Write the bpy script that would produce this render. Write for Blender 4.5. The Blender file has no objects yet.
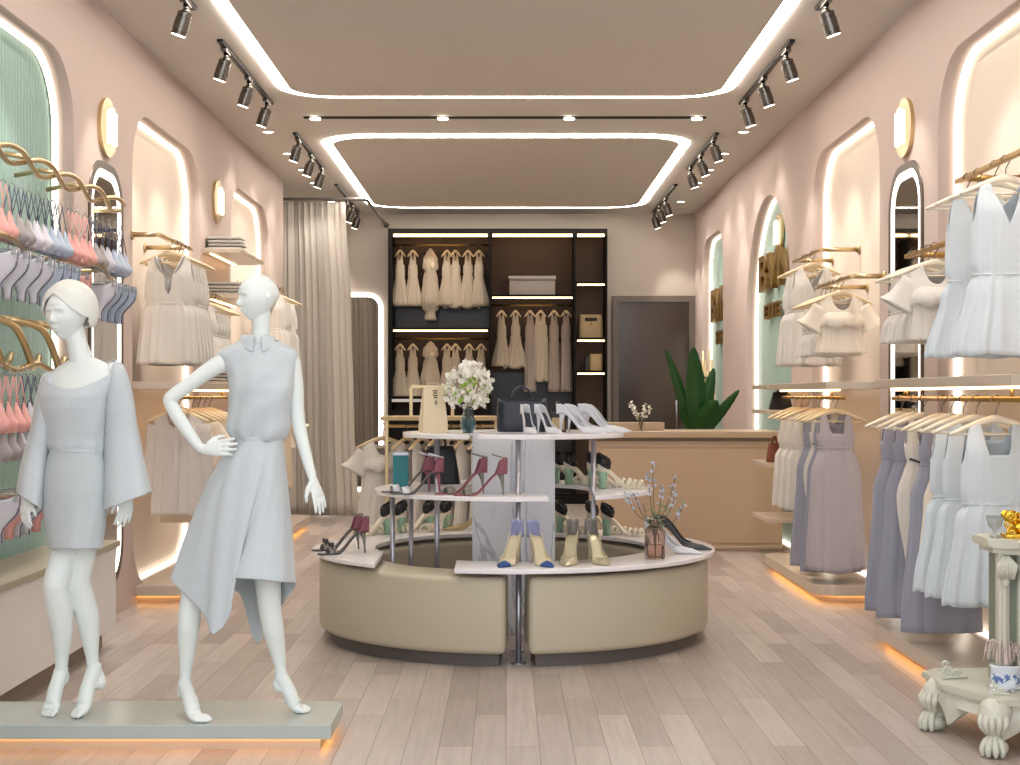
import bpy, bmesh, math, random
from mathutils import Vector, Matrix
random.seed(7)
PI = math.pi
sc = bpy.context.scene
C = sc.collection
F = 1450.0            # focal length in pixels of the 1020 px wide frame

# ---------------------------------------------------------------- camera
cam_data = bpy.data.cameras.new('camera')
cam_data.sensor_width = 36.0
cam_data.lens = F / 1020.0 * 36.0
cam_data.shift_x = 4.0 / 1020.0
cam_data.shift_y = -(395.0 - 382.5) / 1020.0 * -1.0
cam_data.clip_end = 200
cam = bpy.data.objects.new('camera', cam_data)
cam.location = (0, 0, 1.42)
cam.rotation_euler = (PI / 2, 0, 0)
C.objects.link(cam)
sc.camera = cam

# ---------------------------------------------------------------- world, exposure
sc.view_settings.view_transform = 'Standard'
sc.view_settings.look = 'None'
sc.view_settings.gamma = 1
sc.view_settings.exposure = 0.15
sc.view_settings.use_curve_mapping = False
sc.cycles.max_bounces = 8
sc.cycles.diffuse_bounces = 4
sc.cycles.glossy_bounces = 4
sc.cycles.transmission_bounces = 6
sc.cycles.transparent_max_bounces = 8
sc.cycles.sample_clamp_indirect = 6.0
sc.cycles.use_denoising = True
W = bpy.data.worlds.new('daylight'); sc.world = W; W.use_nodes = True
W.node_tree.nodes['Background'].inputs[0].default_value = (0.93, 0.965, 1.0, 1)
W.node_tree.nodes['Background'].inputs[1].default_value = 1.7

def X(px, Y): return (px - 506.0) * Y / F
def Z(py, Y): return 1.42 - (py - 395.0) * Y / F
def P(px, py, Y): return Vector((X(px, Y), Y, Z(py, Y)))

# ---------------------------------------------------------------- materials
def nodes_of(name):
    m = bpy.data.materials.new(name); m.use_nodes = True
    nt = m.node_tree; return m, nt, nt.nodes['Principled BSDF']
def srgb(c):
    return tuple(((v / 255.0) / 12.92 if v / 255.0 <= .04045 else ((v / 255.0 + .055) / 1.055) ** 2.4) for v in c) + (1,)
def mat(name, rgb, rough=.5, metal=0, bump=0, bscale=60, var=0, vscale=3, **kw):
    m, nt, b = nodes_of(name)
    col = srgb(rgb)
    b.inputs['Base Color'].default_value = col
    b.inputs['Roughness'].default_value = rough
    b.inputs['Metallic'].default_value = metal
    for k, v in kw.items():
        b.inputs[k].default_value = v
    tc = nt.nodes.new('ShaderNodeTexCoord')
    if var:
        n = nt.nodes.new('ShaderNodeTexNoise'); n.inputs['Scale'].default_value = vscale
        nt.links.new(tc.outputs['Object'], n.inputs['Vector'])
        mx = nt.nodes.new('ShaderNodeMix'); mx.data_type = 'RGBA'
        mx.inputs[6].default_value = tuple(min(1, c * (1 + var)) for c in col[:3]) + (1,)
        mx.inputs[7].default_value = tuple(c * (1 - var) for c in col[:3]) + (1,)
        nt.links.new(n.outputs['Fac'], mx.inputs[0]); nt.links.new(mx.outputs[2], b.inputs['Base Color'])
    if bump:
        n = nt.nodes.new('ShaderNodeTexNoise'); n.inputs['Scale'].default_value = bscale
        n.inputs['Detail'].default_value = 4
        nt.links.new(tc.outputs['Object'], n.inputs['Vector'])
        bp = nt.nodes.new('ShaderNodeBump'); bp.inputs['Strength'].default_value = bump; bp.inputs['Distance'].default_value = .01
        nt.links.new(n.outputs['Fac'], bp.inputs['Height']); nt.links.new(bp.outputs['Normal'], b.inputs['Normal'])
    return m
def emit(name, rgb, strength):
    m, nt, b = nodes_of(name)
    b.inputs['Base Color'].default_value = (0, 0, 0, 1)
    b.inputs['Emission Color'].default_value = srgb(rgb)
    b.inputs['Emission Strength'].default_value = strength
    return m
def fabric(name, rgb, rough=.9, var=.05):
    """woven cloth: fine crossing threads as bump and faint slubs in the colour"""
    m, nt, b = nodes_of(name)
    col = srgb(rgb); b.inputs['Roughness'].default_value = rough
    b.inputs['Sheen Weight'].default_value = .15
    tc = nt.nodes.new('ShaderNodeTexCoord')
    mp = nt.nodes.new('ShaderNodeMapping'); mp.inputs['Scale'].default_value = (260, 260, 40)
    n = nt.nodes.new('ShaderNodeTexNoise'); n.inputs['Scale'].default_value = 1.0; n.inputs['Detail'].default_value = 2
    mp2 = nt.nodes.new('ShaderNodeMapping'); mp2.inputs['Scale'].default_value = (30, 30, 300)
    n2 = nt.nodes.new('ShaderNodeTexNoise'); n2.inputs['Scale'].default_value = 1.0
    nt.links.new(tc.outputs['Object'], mp.inputs[0]); nt.links.new(mp.outputs[0], n.inputs['Vector'])
    nt.links.new(tc.outputs['Object'], mp2.inputs[0]); nt.links.new(mp2.outputs[0], n2.inputs['Vector'])
    ad = nt.nodes.new('ShaderNodeMath'); ad.operation = 'ADD'
    nt.links.new(n.outputs['Fac'], ad.inputs[0]); nt.links.new(n2.outputs['Fac'], ad.inputs[1])
    hf = nt.nodes.new('ShaderNodeMath'); hf.operation = 'MULTIPLY'; hf.inputs[1].default_value = .5
    nt.links.new(ad.outputs[0], hf.inputs[0])
    mx = nt.nodes.new('ShaderNodeMix'); mx.data_type = 'RGBA'
    mx.inputs[6].default_value = tuple(min(1, c * (1 + var * 2)) for c in col[:3]) + (1,)
    mx.inputs[7].default_value = tuple(c * (1 - var * 2) for c in col[:3]) + (1,)
    nt.links.new(hf.outputs[0], mx.inputs[0]); nt.links.new(mx.outputs[2], b.inputs['Base Color'])
    bp = nt.nodes.new('ShaderNodeBump'); bp.inputs['Strength'].default_value = .25; bp.inputs['Distance'].default_value = .004
    nt.links.new(hf.outputs[0], bp.inputs['Height']); nt.links.new(bp.outputs['Normal'], b.inputs['Normal'])
    return m

M = {}
M['wall'] = mat('blush_plaster', (196, 178, 170), .75, bump=.08, bscale=90)
M['niche'] = mat('cream_plaster', (234, 220, 206), .7, bump=.05, bscale=90)
M['rear'] = mat('warm_grey_plaster', (196, 184, 172), .8, bump=.06, bscale=80)
M['ceiling'] = mat('ceiling_paint', (208, 202, 195), .85)
M['ceiling2'] = mat('ceiling_panel_paint', (200, 193, 185), .85)
M['turq'] = mat('turquoise_panel', (154, 182, 174), .45)
M['led'] = emit('led_strip', (255, 241, 220), 2.6)
M['led_warm'] = emit('warm_led_strip', (255, 212, 156), 7)
M['led_amber'] = emit('amber_led_strip', (255, 176, 90), 9)
M['led_white'] = emit('white_led_strip', (255, 246, 234), 3.5)
M['ceil_led'] = emit('ceiling_led', (255, 245, 232), 24)
M['sconce_glow'] = emit('sconce_glow', (255, 238, 214), 1.5)
M['fold_grey'] = fabric('light_grey_knit', (186, 182, 178))
M['lamp_face'] = emit('lamp_face', (255, 244, 226), 14)
M['mirror'] = mat('mirror_glass', (190, 186, 182), .03, 1)
M['dark_edge'] = mat('dark_bronze', (92, 80, 72), .4, .6)
M['gold'] = mat('brushed_gold', (212, 188, 146), .28, 1)
M['gold_bright'] = mat('polished_gold', (232, 190, 70), .18, 1, bump=.3, bscale=40)
M['brass'] = mat('aged_brass', (176, 140, 84), .35, 1)
M['steel'] = mat('satin_steel', (178, 180, 192), .3, .9)
M['chrome'] = mat('track_light_chrome', (120, 116, 112), .25, 1)
M['black'] = mat('black_metal', (28, 27, 27), .4, .3)
M['hole'] = mat('black_slot', (20, 18, 17), .8)
M['slab'] = mat('taupe_lacquer', (198, 184, 168), .28)
M['counter_top'] = mat('greige_stone_top', (168, 160, 142), .45, var=.05)
M['counter_front'] = mat('pale_pink_lacquer', (226, 221, 219), .5)
M['plinth_dark'] = mat('taupe_plinth', (142, 126, 112), .6)
M['platform'] = mat('pale_grey_green_lacquer', (176, 184, 178), .22)
M['desk'] = mat('desk_tan_lacquer', (190, 165, 140), .5)
M['desk_top'] = mat('desk_top_lacquer', (186, 162, 136), .35)
M['leather'] = mat('olive_beige_leather', (190, 182, 160), .42, bump=.12, bscale=220)
M['plinth'] = mat('grey_plinth', (98, 92, 88), .5)
M['door_glass'] = mat('dark_tinted_glass', (58, 46, 42), .16, 0, **{'Specular IOR Level': .9})
M['door_frame'] = mat('grey_brown_frame', (112, 100, 92), .45)
M['wardrobe'] = mat('dark_wardrobe', (22, 19, 18), .6, **{'Specular IOR Level': .15})
M['ward_back'] = mat('smoked_brown_back', (84, 58, 38), .5)
M['ward_navy'] = mat('gloss_navy_back', (13, 17, 26), .3)
M['mann'] = mat('mannequin_white', (226, 233, 230), .42)
M['turban'] = mat('turban_fabric', (226, 228, 222), .85, bump=.15, bscale=120)
M['mblue'] = fabric('pale_blue_linen', (194, 202, 206))
M['mgrey'] = fabric('grey_blue_linen', (188, 196, 199))
M['curtain'] = fabric('sand_curtain', (194, 187, 178), .85)
M['wood'] = mat('pale_hanger_wood', (226, 204, 168), .5, var=.06, vscale=20)
M['whanger'] = mat('ivory_hanger', (230, 220, 202), .45)
M['clear'] = mat('clear_hanger', (220, 225, 225), .1, 0, **{'Transmission Weight': .7, 'IOR': 1.3})
M['dress_white'] = fabric('off_white_cotton', (214, 209, 203))
M['dress_cream'] = fabric('cream_cotton', (228, 217, 202))
M['dress_blue'] = fabric('powder_blue_cotton', (204, 213, 220))
M['dress_lav'] = fabric('lavender_grey_crepe', (150, 152, 168))
M['dress_lav2'] = fabric('rosy_grey_crepe', (176, 168, 174))
M['dress_grey'] = fabric('pale_grey_cotton', (216, 212, 206))
M['dress_dkcream'] = fabric('oatmeal_cotton', (214, 196, 172))
M['ward_cream'] = fabric('muted_cream_cotton', (186, 172, 154))
M['ward_taupe'] = fabric('taupe_silk', (158, 144, 136))
M['trim_grey'] = fabric('grey_binding', (150, 150, 152))
M['belt'] = mat('black_belt', (30, 30, 34), .5)
M['sheer'] = mat('sheer_blush_chiffon', (222, 214, 210), .7, 0, **{'Alpha': .62})
M['white_gloss'] = mat('white_gloss_shelf', (238, 236, 240), .18)
M['pink_fab'] = fabric('coral_lace', (228, 168, 162))
M['lilac_fab'] = fabric('lilac_satin', (206, 203, 214), .5)
M['blue_fab'] = fabric('dusty_blue_satin', (176, 188, 208), .5)
M['grey_fab'] = fabric('stone_grey_satin', (160, 152, 154), .5)
M['navy_fab'] = fabric('navy_binding', (84, 86, 108), .6)
M['kraft'] = mat('cream_kraft_paper', (228, 212, 182), .75, bump=.05)
M['teal'] = mat('teal_card', (40, 122, 132), .5)
M['black_leather'] = mat('black_leather', (26, 28, 34), .35, bump=.2, bscale=120)
M['navy_leather'] = mat('navy_leather', (36, 42, 58), .3, bump=.2, bscale=120)
M['tan_leather'] = mat('tan_leather', (192, 168, 128), .5, bump=.1, bscale=90)
M['brown_leather'] = mat('brown_leather', (122, 62, 42), .45)
M['box_grey'] = mat('grey_box_card', (150, 140, 136), .7)
M['shoe_white'] = mat('white_patent', (214, 217, 226), .3)
M['shoe_dark'] = mat('dark_insole', (52, 54, 62), .5)
M['burgundy'] = mat('burgundy_suede', (140, 84, 96), .7)
M['shoe_grey'] = mat('pewter_leather', (128, 124, 118), .35)
M['shoe_blue'] = mat('cobalt_suede', (38, 76, 140), .6)
M['shoe_lilac'] = mat('lilac_suede', (156, 160, 196), .7)
M['shoe_beige'] = mat('beige_insole', (208, 196, 166), .5)
M['shoe_cream'] = mat('cream_kid_leather', (226, 218, 200), .5)
M['shoe_gold'] = mat('champagne_leather', (192, 184, 156), .3, .4)
M['shoe_green'] = mat('mint_heel', (158, 194, 168), .35)
M['shoe_black'] = mat('black_ruffle', (22, 22, 26), .35)
M['shoe_char'] = mat('charcoal_suede', (72, 74, 78), .6)
M['leaf'] = mat('deep_green_leaf', (26, 72, 24), .35, var=.25, vscale=6)
M['leaf_pale'] = mat('sage_leaf', (136, 158, 122), .6)
M['leaf_bright'] = mat('spring_green_leaf', (150, 184, 74), .5)
M['stem'] = mat('brown_stem', (96, 78, 62), .7)
M['petal'] = mat('white_petal', (246, 244, 236), .6)
M['petal_blue'] = mat('pale_blue_petal', (196, 204, 222), .6)
M['vase_glass'] = mat('smoke_blue_glass', (206, 224, 228), .03, 0, **{'Transmission Weight': .97, 'IOR': 1.25})
M['jar_glass'] = mat('rose_tinted_glass', (240, 222, 212), .04, 0, **{'Transmission Weight': .96, 'IOR': 1.22})
M['water'] = mat('teal_water', (120, 160, 170), .05, 0, **{'Transmission Weight': .85, 'IOR': 1.33})
M['carved'] = mat('carved_ivory_green', (206, 206, 192), .45, var=.08, vscale=12, bump=.35, bscale=55)
M['carved_plain'] = mat('ivory_green_top', (200, 200, 184), .35, var=.06, vscale=4)
M['carved_panel'] = mat('sage_panel', (128, 138, 124), .5)
M['ceramic'] = mat('white_ceramic', (226, 232, 240), .2)
M['pot_soil'] = mat('soil', (70, 56, 46), .9)
M['grass'] = mat('dried_pink_grass', (214, 196, 190), .8)
M['paper'] = mat('ink_print', (70, 60, 50), .8)

def marble():
    m, nt, b = nodes_of('white_veined_marble')
    tc = nt.nodes.new('ShaderNodeTexCoord')
    mp = nt.nodes.new('ShaderNodeMapping'); mp.inputs['Scale'].default_value = (2.0, 2.0, .55)
    nz = nt.nodes.new('ShaderNodeTexNoise'); nz.inputs['Scale'].default_value = 1.6; nz.inputs['Detail'].default_value = 8
    nz.inputs['Distortion'].default_value = 1.4
    cr = nt.nodes.new('ShaderNodeValToRGB'); e = cr.color_ramp.elements
    e[0].position = .475; e[0].color = srgb((236, 238, 246)); e[1].position = .525; e[1].color = srgb((240, 242, 248))
    k = cr.color_ramp.elements.new(.5); k.color = srgb((186, 192, 208))
    nt.links.new(tc.outputs['Object'], mp.inputs[0]); nt.links.new(mp.outputs[0], nz.inputs['Vector'])
    nt.links.new(nz.outputs['Fac'], cr.inputs[0]); nt.links.new(cr.outputs[0], b.inputs['Base Color'])
    b.inputs['Roughness'].default_value = .2
    return m
M['marble'] = marble()

def floor_mat():
    m, nt, b = nodes_of('oak_plank_floor')
    tc = nt.nodes.new('ShaderNodeTexCoord')
    mp = nt.nodes.new('ShaderNodeMapping'); mp.inputs['Rotation'].default_value = (0, 0, PI / 2)
    br = nt.nodes.new('ShaderNodeTexBrick')
    br.inputs['Scale'].default_value = 1.0; br.inputs['Brick Width'].default_value = .92; br.inputs['Row Height'].default_value = .135
    br.inputs['Mortar Size'].default_value = .0016; br.inputs['Mortar Smooth'].default_value = .2; br.offset = .37; br.offset_frequency = 2
    br.inputs['Color1'].default_value = srgb((196, 185, 178)); br.inputs['Color2'].default_value = srgb((162, 150, 143))
    br.inputs['Mortar'].default_value = srgb((120, 102, 92))
    nt.links.new(tc.outputs['Object'], mp.inputs[0]); nt.links.new(mp.outputs[0], br.inputs['Vector'])
    mp2 = nt.nodes.new('ShaderNodeMapping'); mp2.inputs['Scale'].default_value = (38, 2.2, 1)
    n = nt.nodes.new('ShaderNodeTexNoise'); n.inputs['Scale'].default_value = 1.0; n.inputs['Detail'].default_value = 5; n.inputs['Distortion'].default_value = .6
    nt.links.new(tc.outputs['Object'], mp2.inputs[0]); nt.links.new(mp2.outputs[0], n.inputs['Vector'])
    mx = nt.nodes.new('ShaderNodeMix'); mx.data_type = 'RGBA'; mx.blend_type = 'MULTIPLY'; mx.inputs[0].default_value = .4
    cr = nt.nodes.new('ShaderNodeValToRGB'); cr.color_ramp.elements[0].position = .3; cr.color_ramp.elements[0].color = (.6, .58, .56, 1)
    cr.color_ramp.elements[1].position = .65
    nt.links.new(n.outputs['Fac'], cr.inputs[0]); nt.links.new(br.outputs['Color'], mx.inputs[6]); nt.links.new(cr.outputs[0], mx.inputs[7])
    nt.links.new(mx.outputs[2], b.inputs['Base Color'])
    b.inputs['Roughness'].default_value = .38
    bp = nt.nodes.new('ShaderNodeBump'); bp.inputs['Strength'].default_value = .12; bp.inputs['Distance'].default_value = .003
    nt.links.new(n.outputs['Fac'], bp.inputs['Height']); nt.links.new(bp.outputs['Normal'], b.inputs['Normal'])
    return m
M['floor'] = floor_mat()

# ---------------------------------------------------------------- helpers
def obj(name, bm, m, parent=None, smooth=False, mods=()):
    me = bpy.data.meshes.new(name); bmesh.ops.recalc_face_normals(bm, faces=bm.faces[:])
    if smooth:
        for f in bm.faces: f.smooth = True
    bm.to_mesh(me); bm.free()
    me.materials.append(M[m] if isinstance(m, str) else m)
    o = bpy.data.objects.new(name, me); C.objects.link(o)
    if parent is not None:
        o.parent = parent
    if smooth == 'auto':
        me.set_sharp_from_angle(angle=math.radians(40))
    for kind, kw in mods:
        md = o.modifiers.new(kind.lower(), kind)
        for k, v in kw.items(): setattr(md, k, v)
    return o
def thing(name, label, cat, loc=(0, 0, 0), rz=0, group=None):
    o = bpy.data.objects.new(name, None); C.objects.link(o)
    o.empty_display_size = .05
    o.location = loc; o.rotation_euler = (0, 0, rz); o['label'] = label; o['category'] = cat
    if group: o['group'] = group
    return o
def tag(o, label, cat, group=None, kind=None):
    o['label'] = label; o['category'] = cat
    if group: o['group'] = group
    if kind: o['kind'] = kind
    return o
def struct(name, bm, m, smooth=False, mods=()):
    o = obj(name, bm, m, None, smooth, mods); o['kind'] = 'structure'; return o
def shift(bm, v):
    bmesh.ops.translate(bm, verts=bm.verts[:], vec=Vector(v)); return bm
def dup(root, loc=None, rz=None, label=None, group=None, scale=None):
    r = root.copy(); C.objects.link(r)
    if loc is not None: r.location = loc
    if rz is not None: r.rotation_euler = (0, 0, rz)
    if label: r['label'] = label
    if group: r['group'] = group
    if scale: r.scale = scale if hasattr(scale, '__len__') else (scale,) * 3
    for ch in list(root.children):
        c = ch.copy(); C.objects.link(c); c.parent = r
        for g in list(ch.children):
            d = g.copy(); C.objects.link(d); d.parent = c
    return r
_first = {}
def place(key, make, loc, rz=0, label='', group=None, scale=None):
    """first call builds the thing, later calls copy it"""
    if key not in _first:
        r = make(); _first[key] = r
        r.location = loc; r.rotation_euler = (0, 0, rz); r['label'] = label
        if group: r['group'] = group
        if scale: r.scale = scale if hasattr(scale, '__len__') else (scale,) * 3
        return r
    r = dup(_first[key], loc, rz, label, None, scale)
    if not scale: r.scale = (1, 1, 1)
    if group: r['group'] = group
    elif 'group' in r.keys(): del r['group']
    return r
def NB(): return bmesh.new()
def bx(bm, x0, x1, y0, y1, z0, z1, bev=0, seg=2):
    vs = [bm.verts.new((x, y, z)) for z in (z0, z1) for y in (y0, y1) for x in (x0, x1)]
    fs = [bm.faces.new([vs[i] for i in q]) for q in ((0, 2, 3, 1), (4, 5, 7, 6), (0, 1, 5, 4), (2, 6, 7, 3), (0, 4, 6, 2), (1, 3, 7, 5))]
    if bev:
        es = list({e for f in fs for e in f.edges})
        bmesh.ops.bevel(bm, geom=es, offset=bev, segments=seg, affect='EDGES', profile=.5)
    return bm
def prism(bm, pts, z0, z1, bev=0):
    a = [bm.verts.new((x, y, z0)) for x, y in pts]; b = [bm.verts.new((x, y, z1)) for x, y in pts]
    n = len(pts)
    fs = [bm.faces.new(a[::-1]), bm.faces.new(b)]
    for i in range(n): fs.append(bm.faces.new((a[i], a[(i + 1) % n], b[(i + 1) % n], b[i])))
    if bev:
        bmesh.ops.bevel(bm, geom=list(set(fs[0].edges) | set(fs[1].edges)), offset=bev, segments=3, affect='EDGES', profile=.5)
    return bm
def loft(bm, rings, closed=True, cap=True):
    vr = [[bm.verts.new(p) for p in r] for r in rings]
    n = len(vr[0])
    for a, b in zip(vr, vr[1:]):
        for i in range(n if closed else n - 1):
            j = (i + 1) % n
            bm.faces.new((a[i], a[j], b[j], b[i]))
    if cap and closed:
        bm.faces.new(vr[0][::-1]); bm.faces.new(vr[-1])
    return bm
def tube(bm, pts, r, n=8, cap=True, flat=1.0, ref=None, closed=False):
    """swept tube; r is a number or a list (radius, or pairs (a, b)); parallel transport frame"""
    pts = [Vector(p) for p in pts]
    k = len(pts)
    rr = r if isinstance(r, (list, tuple)) else [r] * k
    tans = []
    for i in range(k):
        if closed: t = pts[(i + 1) % k] - pts[i - 1]
        else: t = pts[min(i + 1, k - 1)] - pts[max(i - 1, 0)]
        tans.append(t.normalized() if t.length > 1e-9 else Vector((0, 0, 1)))
    t0 = tans[0]
    u = Vector(ref) if ref is not None else (Vector((0, 0, 1)) if abs(t0.z) < .9 else Vector((1, 0, 0)))
    u = (u - t0 * u.dot(t0)).normalized()
    rings = []
    for i in range(k):
        t = tans[i]
        u = (u - t * u.dot(t))
        u = u.normalized() if u.length > 1e-6 else t.orthogonal().normalized()
        v = t.cross(u)
        a, b = rr[i] if isinstance(rr[i], (tuple, list)) else (rr[i], rr[i] * flat)
        rings.append([pts[i] + u * (a * math.cos(2 * PI * j / n)) + v * (b * math.sin(2 * PI * j / n)) for j in range(n)])
    if closed:
        loft(bm, rings + [rings[0]], cap=False)
        bmesh.ops.remove_doubles(bm, verts=bm.verts[:], dist=1e-5)
    else: loft(bm, rings, cap=cap)
    return bm
def cyl(bm, p0, p1, r0, r1=None, n=16):
    return tube(bm, [p0, p1], [r0, r0 if r1 is None else r1], n)
def catmull(pts, sub, closed=False):
    P_ = [Vector(p) for p in pts]; n = len(P_); out = []
    for i in range(n if closed else n - 1):
        if closed: a, b, c, d = P_[i - 1], P_[i], P_[(i + 1) % n], P_[(i + 2) % n]
        else: a, b, c, d = P_[max(i - 1, 0)], P_[i], P_[i + 1], P_[min(i + 2, n - 1)]
        for k in range(sub):
            t = k / sub
            out.append(.5 * ((2 * b) + (-a + c) * t + (2 * a - 5 * b + 4 * c - d) * t * t + (-a + 3 * b - 3 * c + d) * t ** 3))
    if not closed: out.append(P_[-1])
    return out
def interp(tab, t):
    if t <= tab[0][0]: return tab[0][1]
    for (a, va), (b, vb) in zip(tab, tab[1:]):
        if t <= b:
            f = (t - a) / (b - a) if b > a else 0
            f = f * f * (3 - 2 * f)
            return va + (vb - va) * f
    return tab[-1][1]
def ball(bm, c, r, u=16, v=10, sc_=(1, 1, 1)):
    c = Vector(c)
    rings = []
    for i in range(1, v):
        ph = PI * i / v
        rings.append([c + Vector((r * sc_[0] * math.sin(ph) * math.cos(2 * PI * j / u), r * sc_[1] * math.sin(ph) * math.sin(2 * PI * j / u), r * sc_[2] * math.cos(ph))) for j in range(u)])
    loft(bm, rings, cap=False)
    return bm
def ball_closed(bm, c, r, u=16, v=10, sc_=(1, 1, 1)):
    m0 = len(bm.verts)
    res = bmesh.ops.create_uvsphere(bm, u_segments=u, v_segments=v, radius=r)
    for w in res['verts']:
        w.co = Vector((w.co.x * sc_[0], w.co.y * sc_[1], w.co.z * sc_[2])) + Vector(c)
    return bm
def lathe(bm, prof, n=32, c=(0, 0, 0), cap=False):
    rings = [[Vector((c[0] + r * math.cos(2 * PI * j / n), c[1] + r * math.sin(2 * PI * j / n), c[2] + z)) for j in range(n)] for r, z in prof]
    return loft(bm, rings, cap=cap)
def rrect(u0, u1, v0, v1, r, seg=8, top_only=False):
    """rounded rectangle outline (u, v)"""
    out = []
    for cx, cy, a0, rr in ((u1 - r, v1 - r, 0, r), (u0 + r, v1 - r, PI / 2, r), (u0 + r, v0 + r, PI, r), (u1 - r, v0 + r, 1.5 * PI, r)):
        if top_only and a0 >= PI:
            out.append((u0, v0) if a0 == PI else (u1, v0)); continue
        for k in range(seg + 1):
            a = a0 + (PI / 2) * k / seg
            out.append((cx + rr * math.cos(a), cy + rr * math.sin(a)))
    return out
def arch(u0, u1, v0, v1, seg=32):
    c = (u0 + u1) / 2; r = (u1 - u0) / 2; out = []
    for k in range(seg + 1):
        a = PI * k / seg
        out.append((c + r * math.cos(a), v1 - r + r * math.sin(a)))
    return out + [(u0, v0), (u1, v0)]
def inset(poly, d):
    n = len(poly); out = []
    area = sum(poly[i][0] * poly[(i + 1) % n][1] - poly[(i + 1) % n][0] * poly[i][1] for i in range(n))
    sg = 1 if area > 0 else -1
    for i in range(n):
        a = Vector(poly[i - 1]); b = Vector(poly[i]); c = Vector(poly[(i + 1) % n])
        e1 = (b - a); e2 = (c - b)
        if e1.length < 1e-6 or e2.length < 1e-6: out.append(tuple(b)); continue
        e1.normalize(); e2.normalize()
        n1 = Vector((-e1.y, e1.x)) * sg; n2 = Vector((-e2.y, e2.x)) * sg
        m = (n1 + n2); m = m / max(.3, m.dot(n1)) if m.length > 1e-6 else n1
        out.append(tuple(b + m * d))
    return out
def plate(outer, holes, th, axes):
    """flat plate with holes; 2-D outline filled by a curve, thickness th; axes maps (u, v, w) to a world vector"""
    cu = bpy.data.curves.new('tmp', 'CURVE'); cu.dimensions = '2D'; cu.fill_mode = 'BOTH'; cu.extrude = th / 2
    for poly in [outer] + list(holes):
        s = cu.splines.new('POLY'); s.points.add(len(poly) - 1)
        for p, q in zip(s.points, poly): p.co = (q[0], q[1], 0, 1)
        s.use_cyclic_u = True
    o = bpy.data.objects.new('tmp', cu)
    me = bpy.data.meshes.new_from_object(o)
    bm = NB(); bm.from_mesh(me)
    for v in bm.verts: v.co = Vector(axes(v.co.x, v.co.y, v.co.z + th / 2))
    bpy.data.objects.remove(o); bpy.data.curves.remove(cu); bpy.data.meshes.remove(me)
    bmesh.ops.remove_doubles(bm, verts=bm.verts[:], dist=1e-6)
    return bm
ORD = ['front', 'second', 'third', 'fourth', 'fifth', 'sixth', 'seventh', 'eighth', 'ninth', 'tenth', 'eleventh', 'twelfth', 'thirteenth', 'fourteenth', 'fifteenth', 'sixteenth']
# ================================================================ SETTING
WX, H, YR, Y0 = 2.52, 3.84, 19.4, 3.6
bm = NB(); bx(bm, -6, 6, -1, YR + .2, -.1, 0); struct('floor', bm, 'floor')
bm = NB(); bx(bm, -3.4, 3.4, Y0, YR + .2, H, H + .1); struct('ceiling', bm, 'ceiling')
bm = NB(); bx(bm, -3.4, 3.4, YR, YR + .15, 0, H); struct('wall_rear', bm, 'rear')
NICHES = {'near': (6.25, 8.46), 'mid': (9.78, 11.92)}
def ax_right(t0):   # plate space (u=Y, v=Z, w) -> world, growing outwards from the right wall face
    return lambda u, v, w: (WX + t0 + w, u, v)
def ax_left(t0):
    return lambda u, v, w: (-WX - t0 - w, u, v)
for side, ax in (('left', ax_left), ('right', ax_right)):
    holes = [rrect(6.25, 8.46, .1, 3.37, .42), rrect(9.78, 11.92, .1, 3.37, .42), rrect(8.74, 9.52, .2, 2.88, .28)]
    mats = ['turq' if side == 'left' else 'niche', 'niche', 'mirror']
    if side == 'left':
        holes.append(rrect(13.28, 15.4, .1, 3.37, .42)); mats.append('niche'); yend = 16.4
    else:
        holes.append(arch(12.8, 15.2, .02, 3.34)); mats.append('turq')
        holes.append(rrect(16.84, 18.6, .1, 3.38, .42)); mats.append('turq'); yend = YR
    outer = [(Y0, 0), (yend, 0), (yend, H), (Y0, H)]
    struct('wall_' + side, plate(outer, holes, .13, ax(0)), 'wall')
    sg = -1 if side == 'left' else 1
    bm = NB(); x0, x1 = sorted((sg * (WX + .18), sg * (WX + .2))); bx(bm, x0, x1, Y0, yend, 0, H)
    struct('wall_%s_backing' % side, bm, 'niche')
    for k, (h, mname) in enumerate(zip(holes, mats)):
        n = {0: 'front niche', 1: 'middle niche', 2: 'wall mirror', 3: 'rear niche' if side == 'left' else 'arched niche', 4: 'rearmost niche'}[k]
        if mname == 'turq':
            if side == 'left':
                # vertically fluted panel
                bm = NB(); pitch = .05; u = 6.2
                pts = []
                while u < 8.5:
                    for q in range(5):
                        a = PI * q / 5
                        pts.append((sg * (WX + .155 - .017 * math.sin(a)), u + pitch * q / 5))
                    u += pitch
                pts += [(sg * (WX + .17), u), (sg * (WX + .17), 6.2)]
                prism(bm, pts, .1, 3.45); t = obj('fluted_panel', bm, 'turq')
                tag(t, 'turquoise vertically fluted panel lining the left front niche', 'wall panel')
            else:
                hh = inset(h, -.03)
                tag(obj('niche_panel', plate(hh, [], .02, ax(.132)), 'turq'), 'plain turquoise panel in the %s on the right wall' % n, 'wall panel')
        if mname == 'niche':
            struct('wall_%s_niche_back' % side, plate(inset(h, -.03), [], .02, ax(.132)), 'niche')
        if mname == 'mirror':
            root = thing('wall_mirror', 'tall rounded mirror with white light rim on the %s wall' % side, 'mirror', (sg * WX, 9.13, .2))
            a = lambda t0: (lambda u, v, w: (sg * (t0 + w), u - 9.13, v - .2))
            obj('frame', plate(inset(h, .002), [inset(h, .05)], .06, a(-.01)), 'dark_edge', root)
            obj('light_strip', plate(inset(h, .05), [inset(h, .10)], .03, a(-.006)), 'led_white', root)
            obj('mirror_glass', plate(inset(h, .10), [], .02, a(.0)), 'mirror', root)
        else:
            d = .022
            t = obj('light_strip', plate(inset(h, .002), [inset(h, d)], .034, ax(.09)), 'led')
            tag(t, 'glowing light strip lining the edge of the %s on the %s wall' % (n, side), 'light strip')
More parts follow.
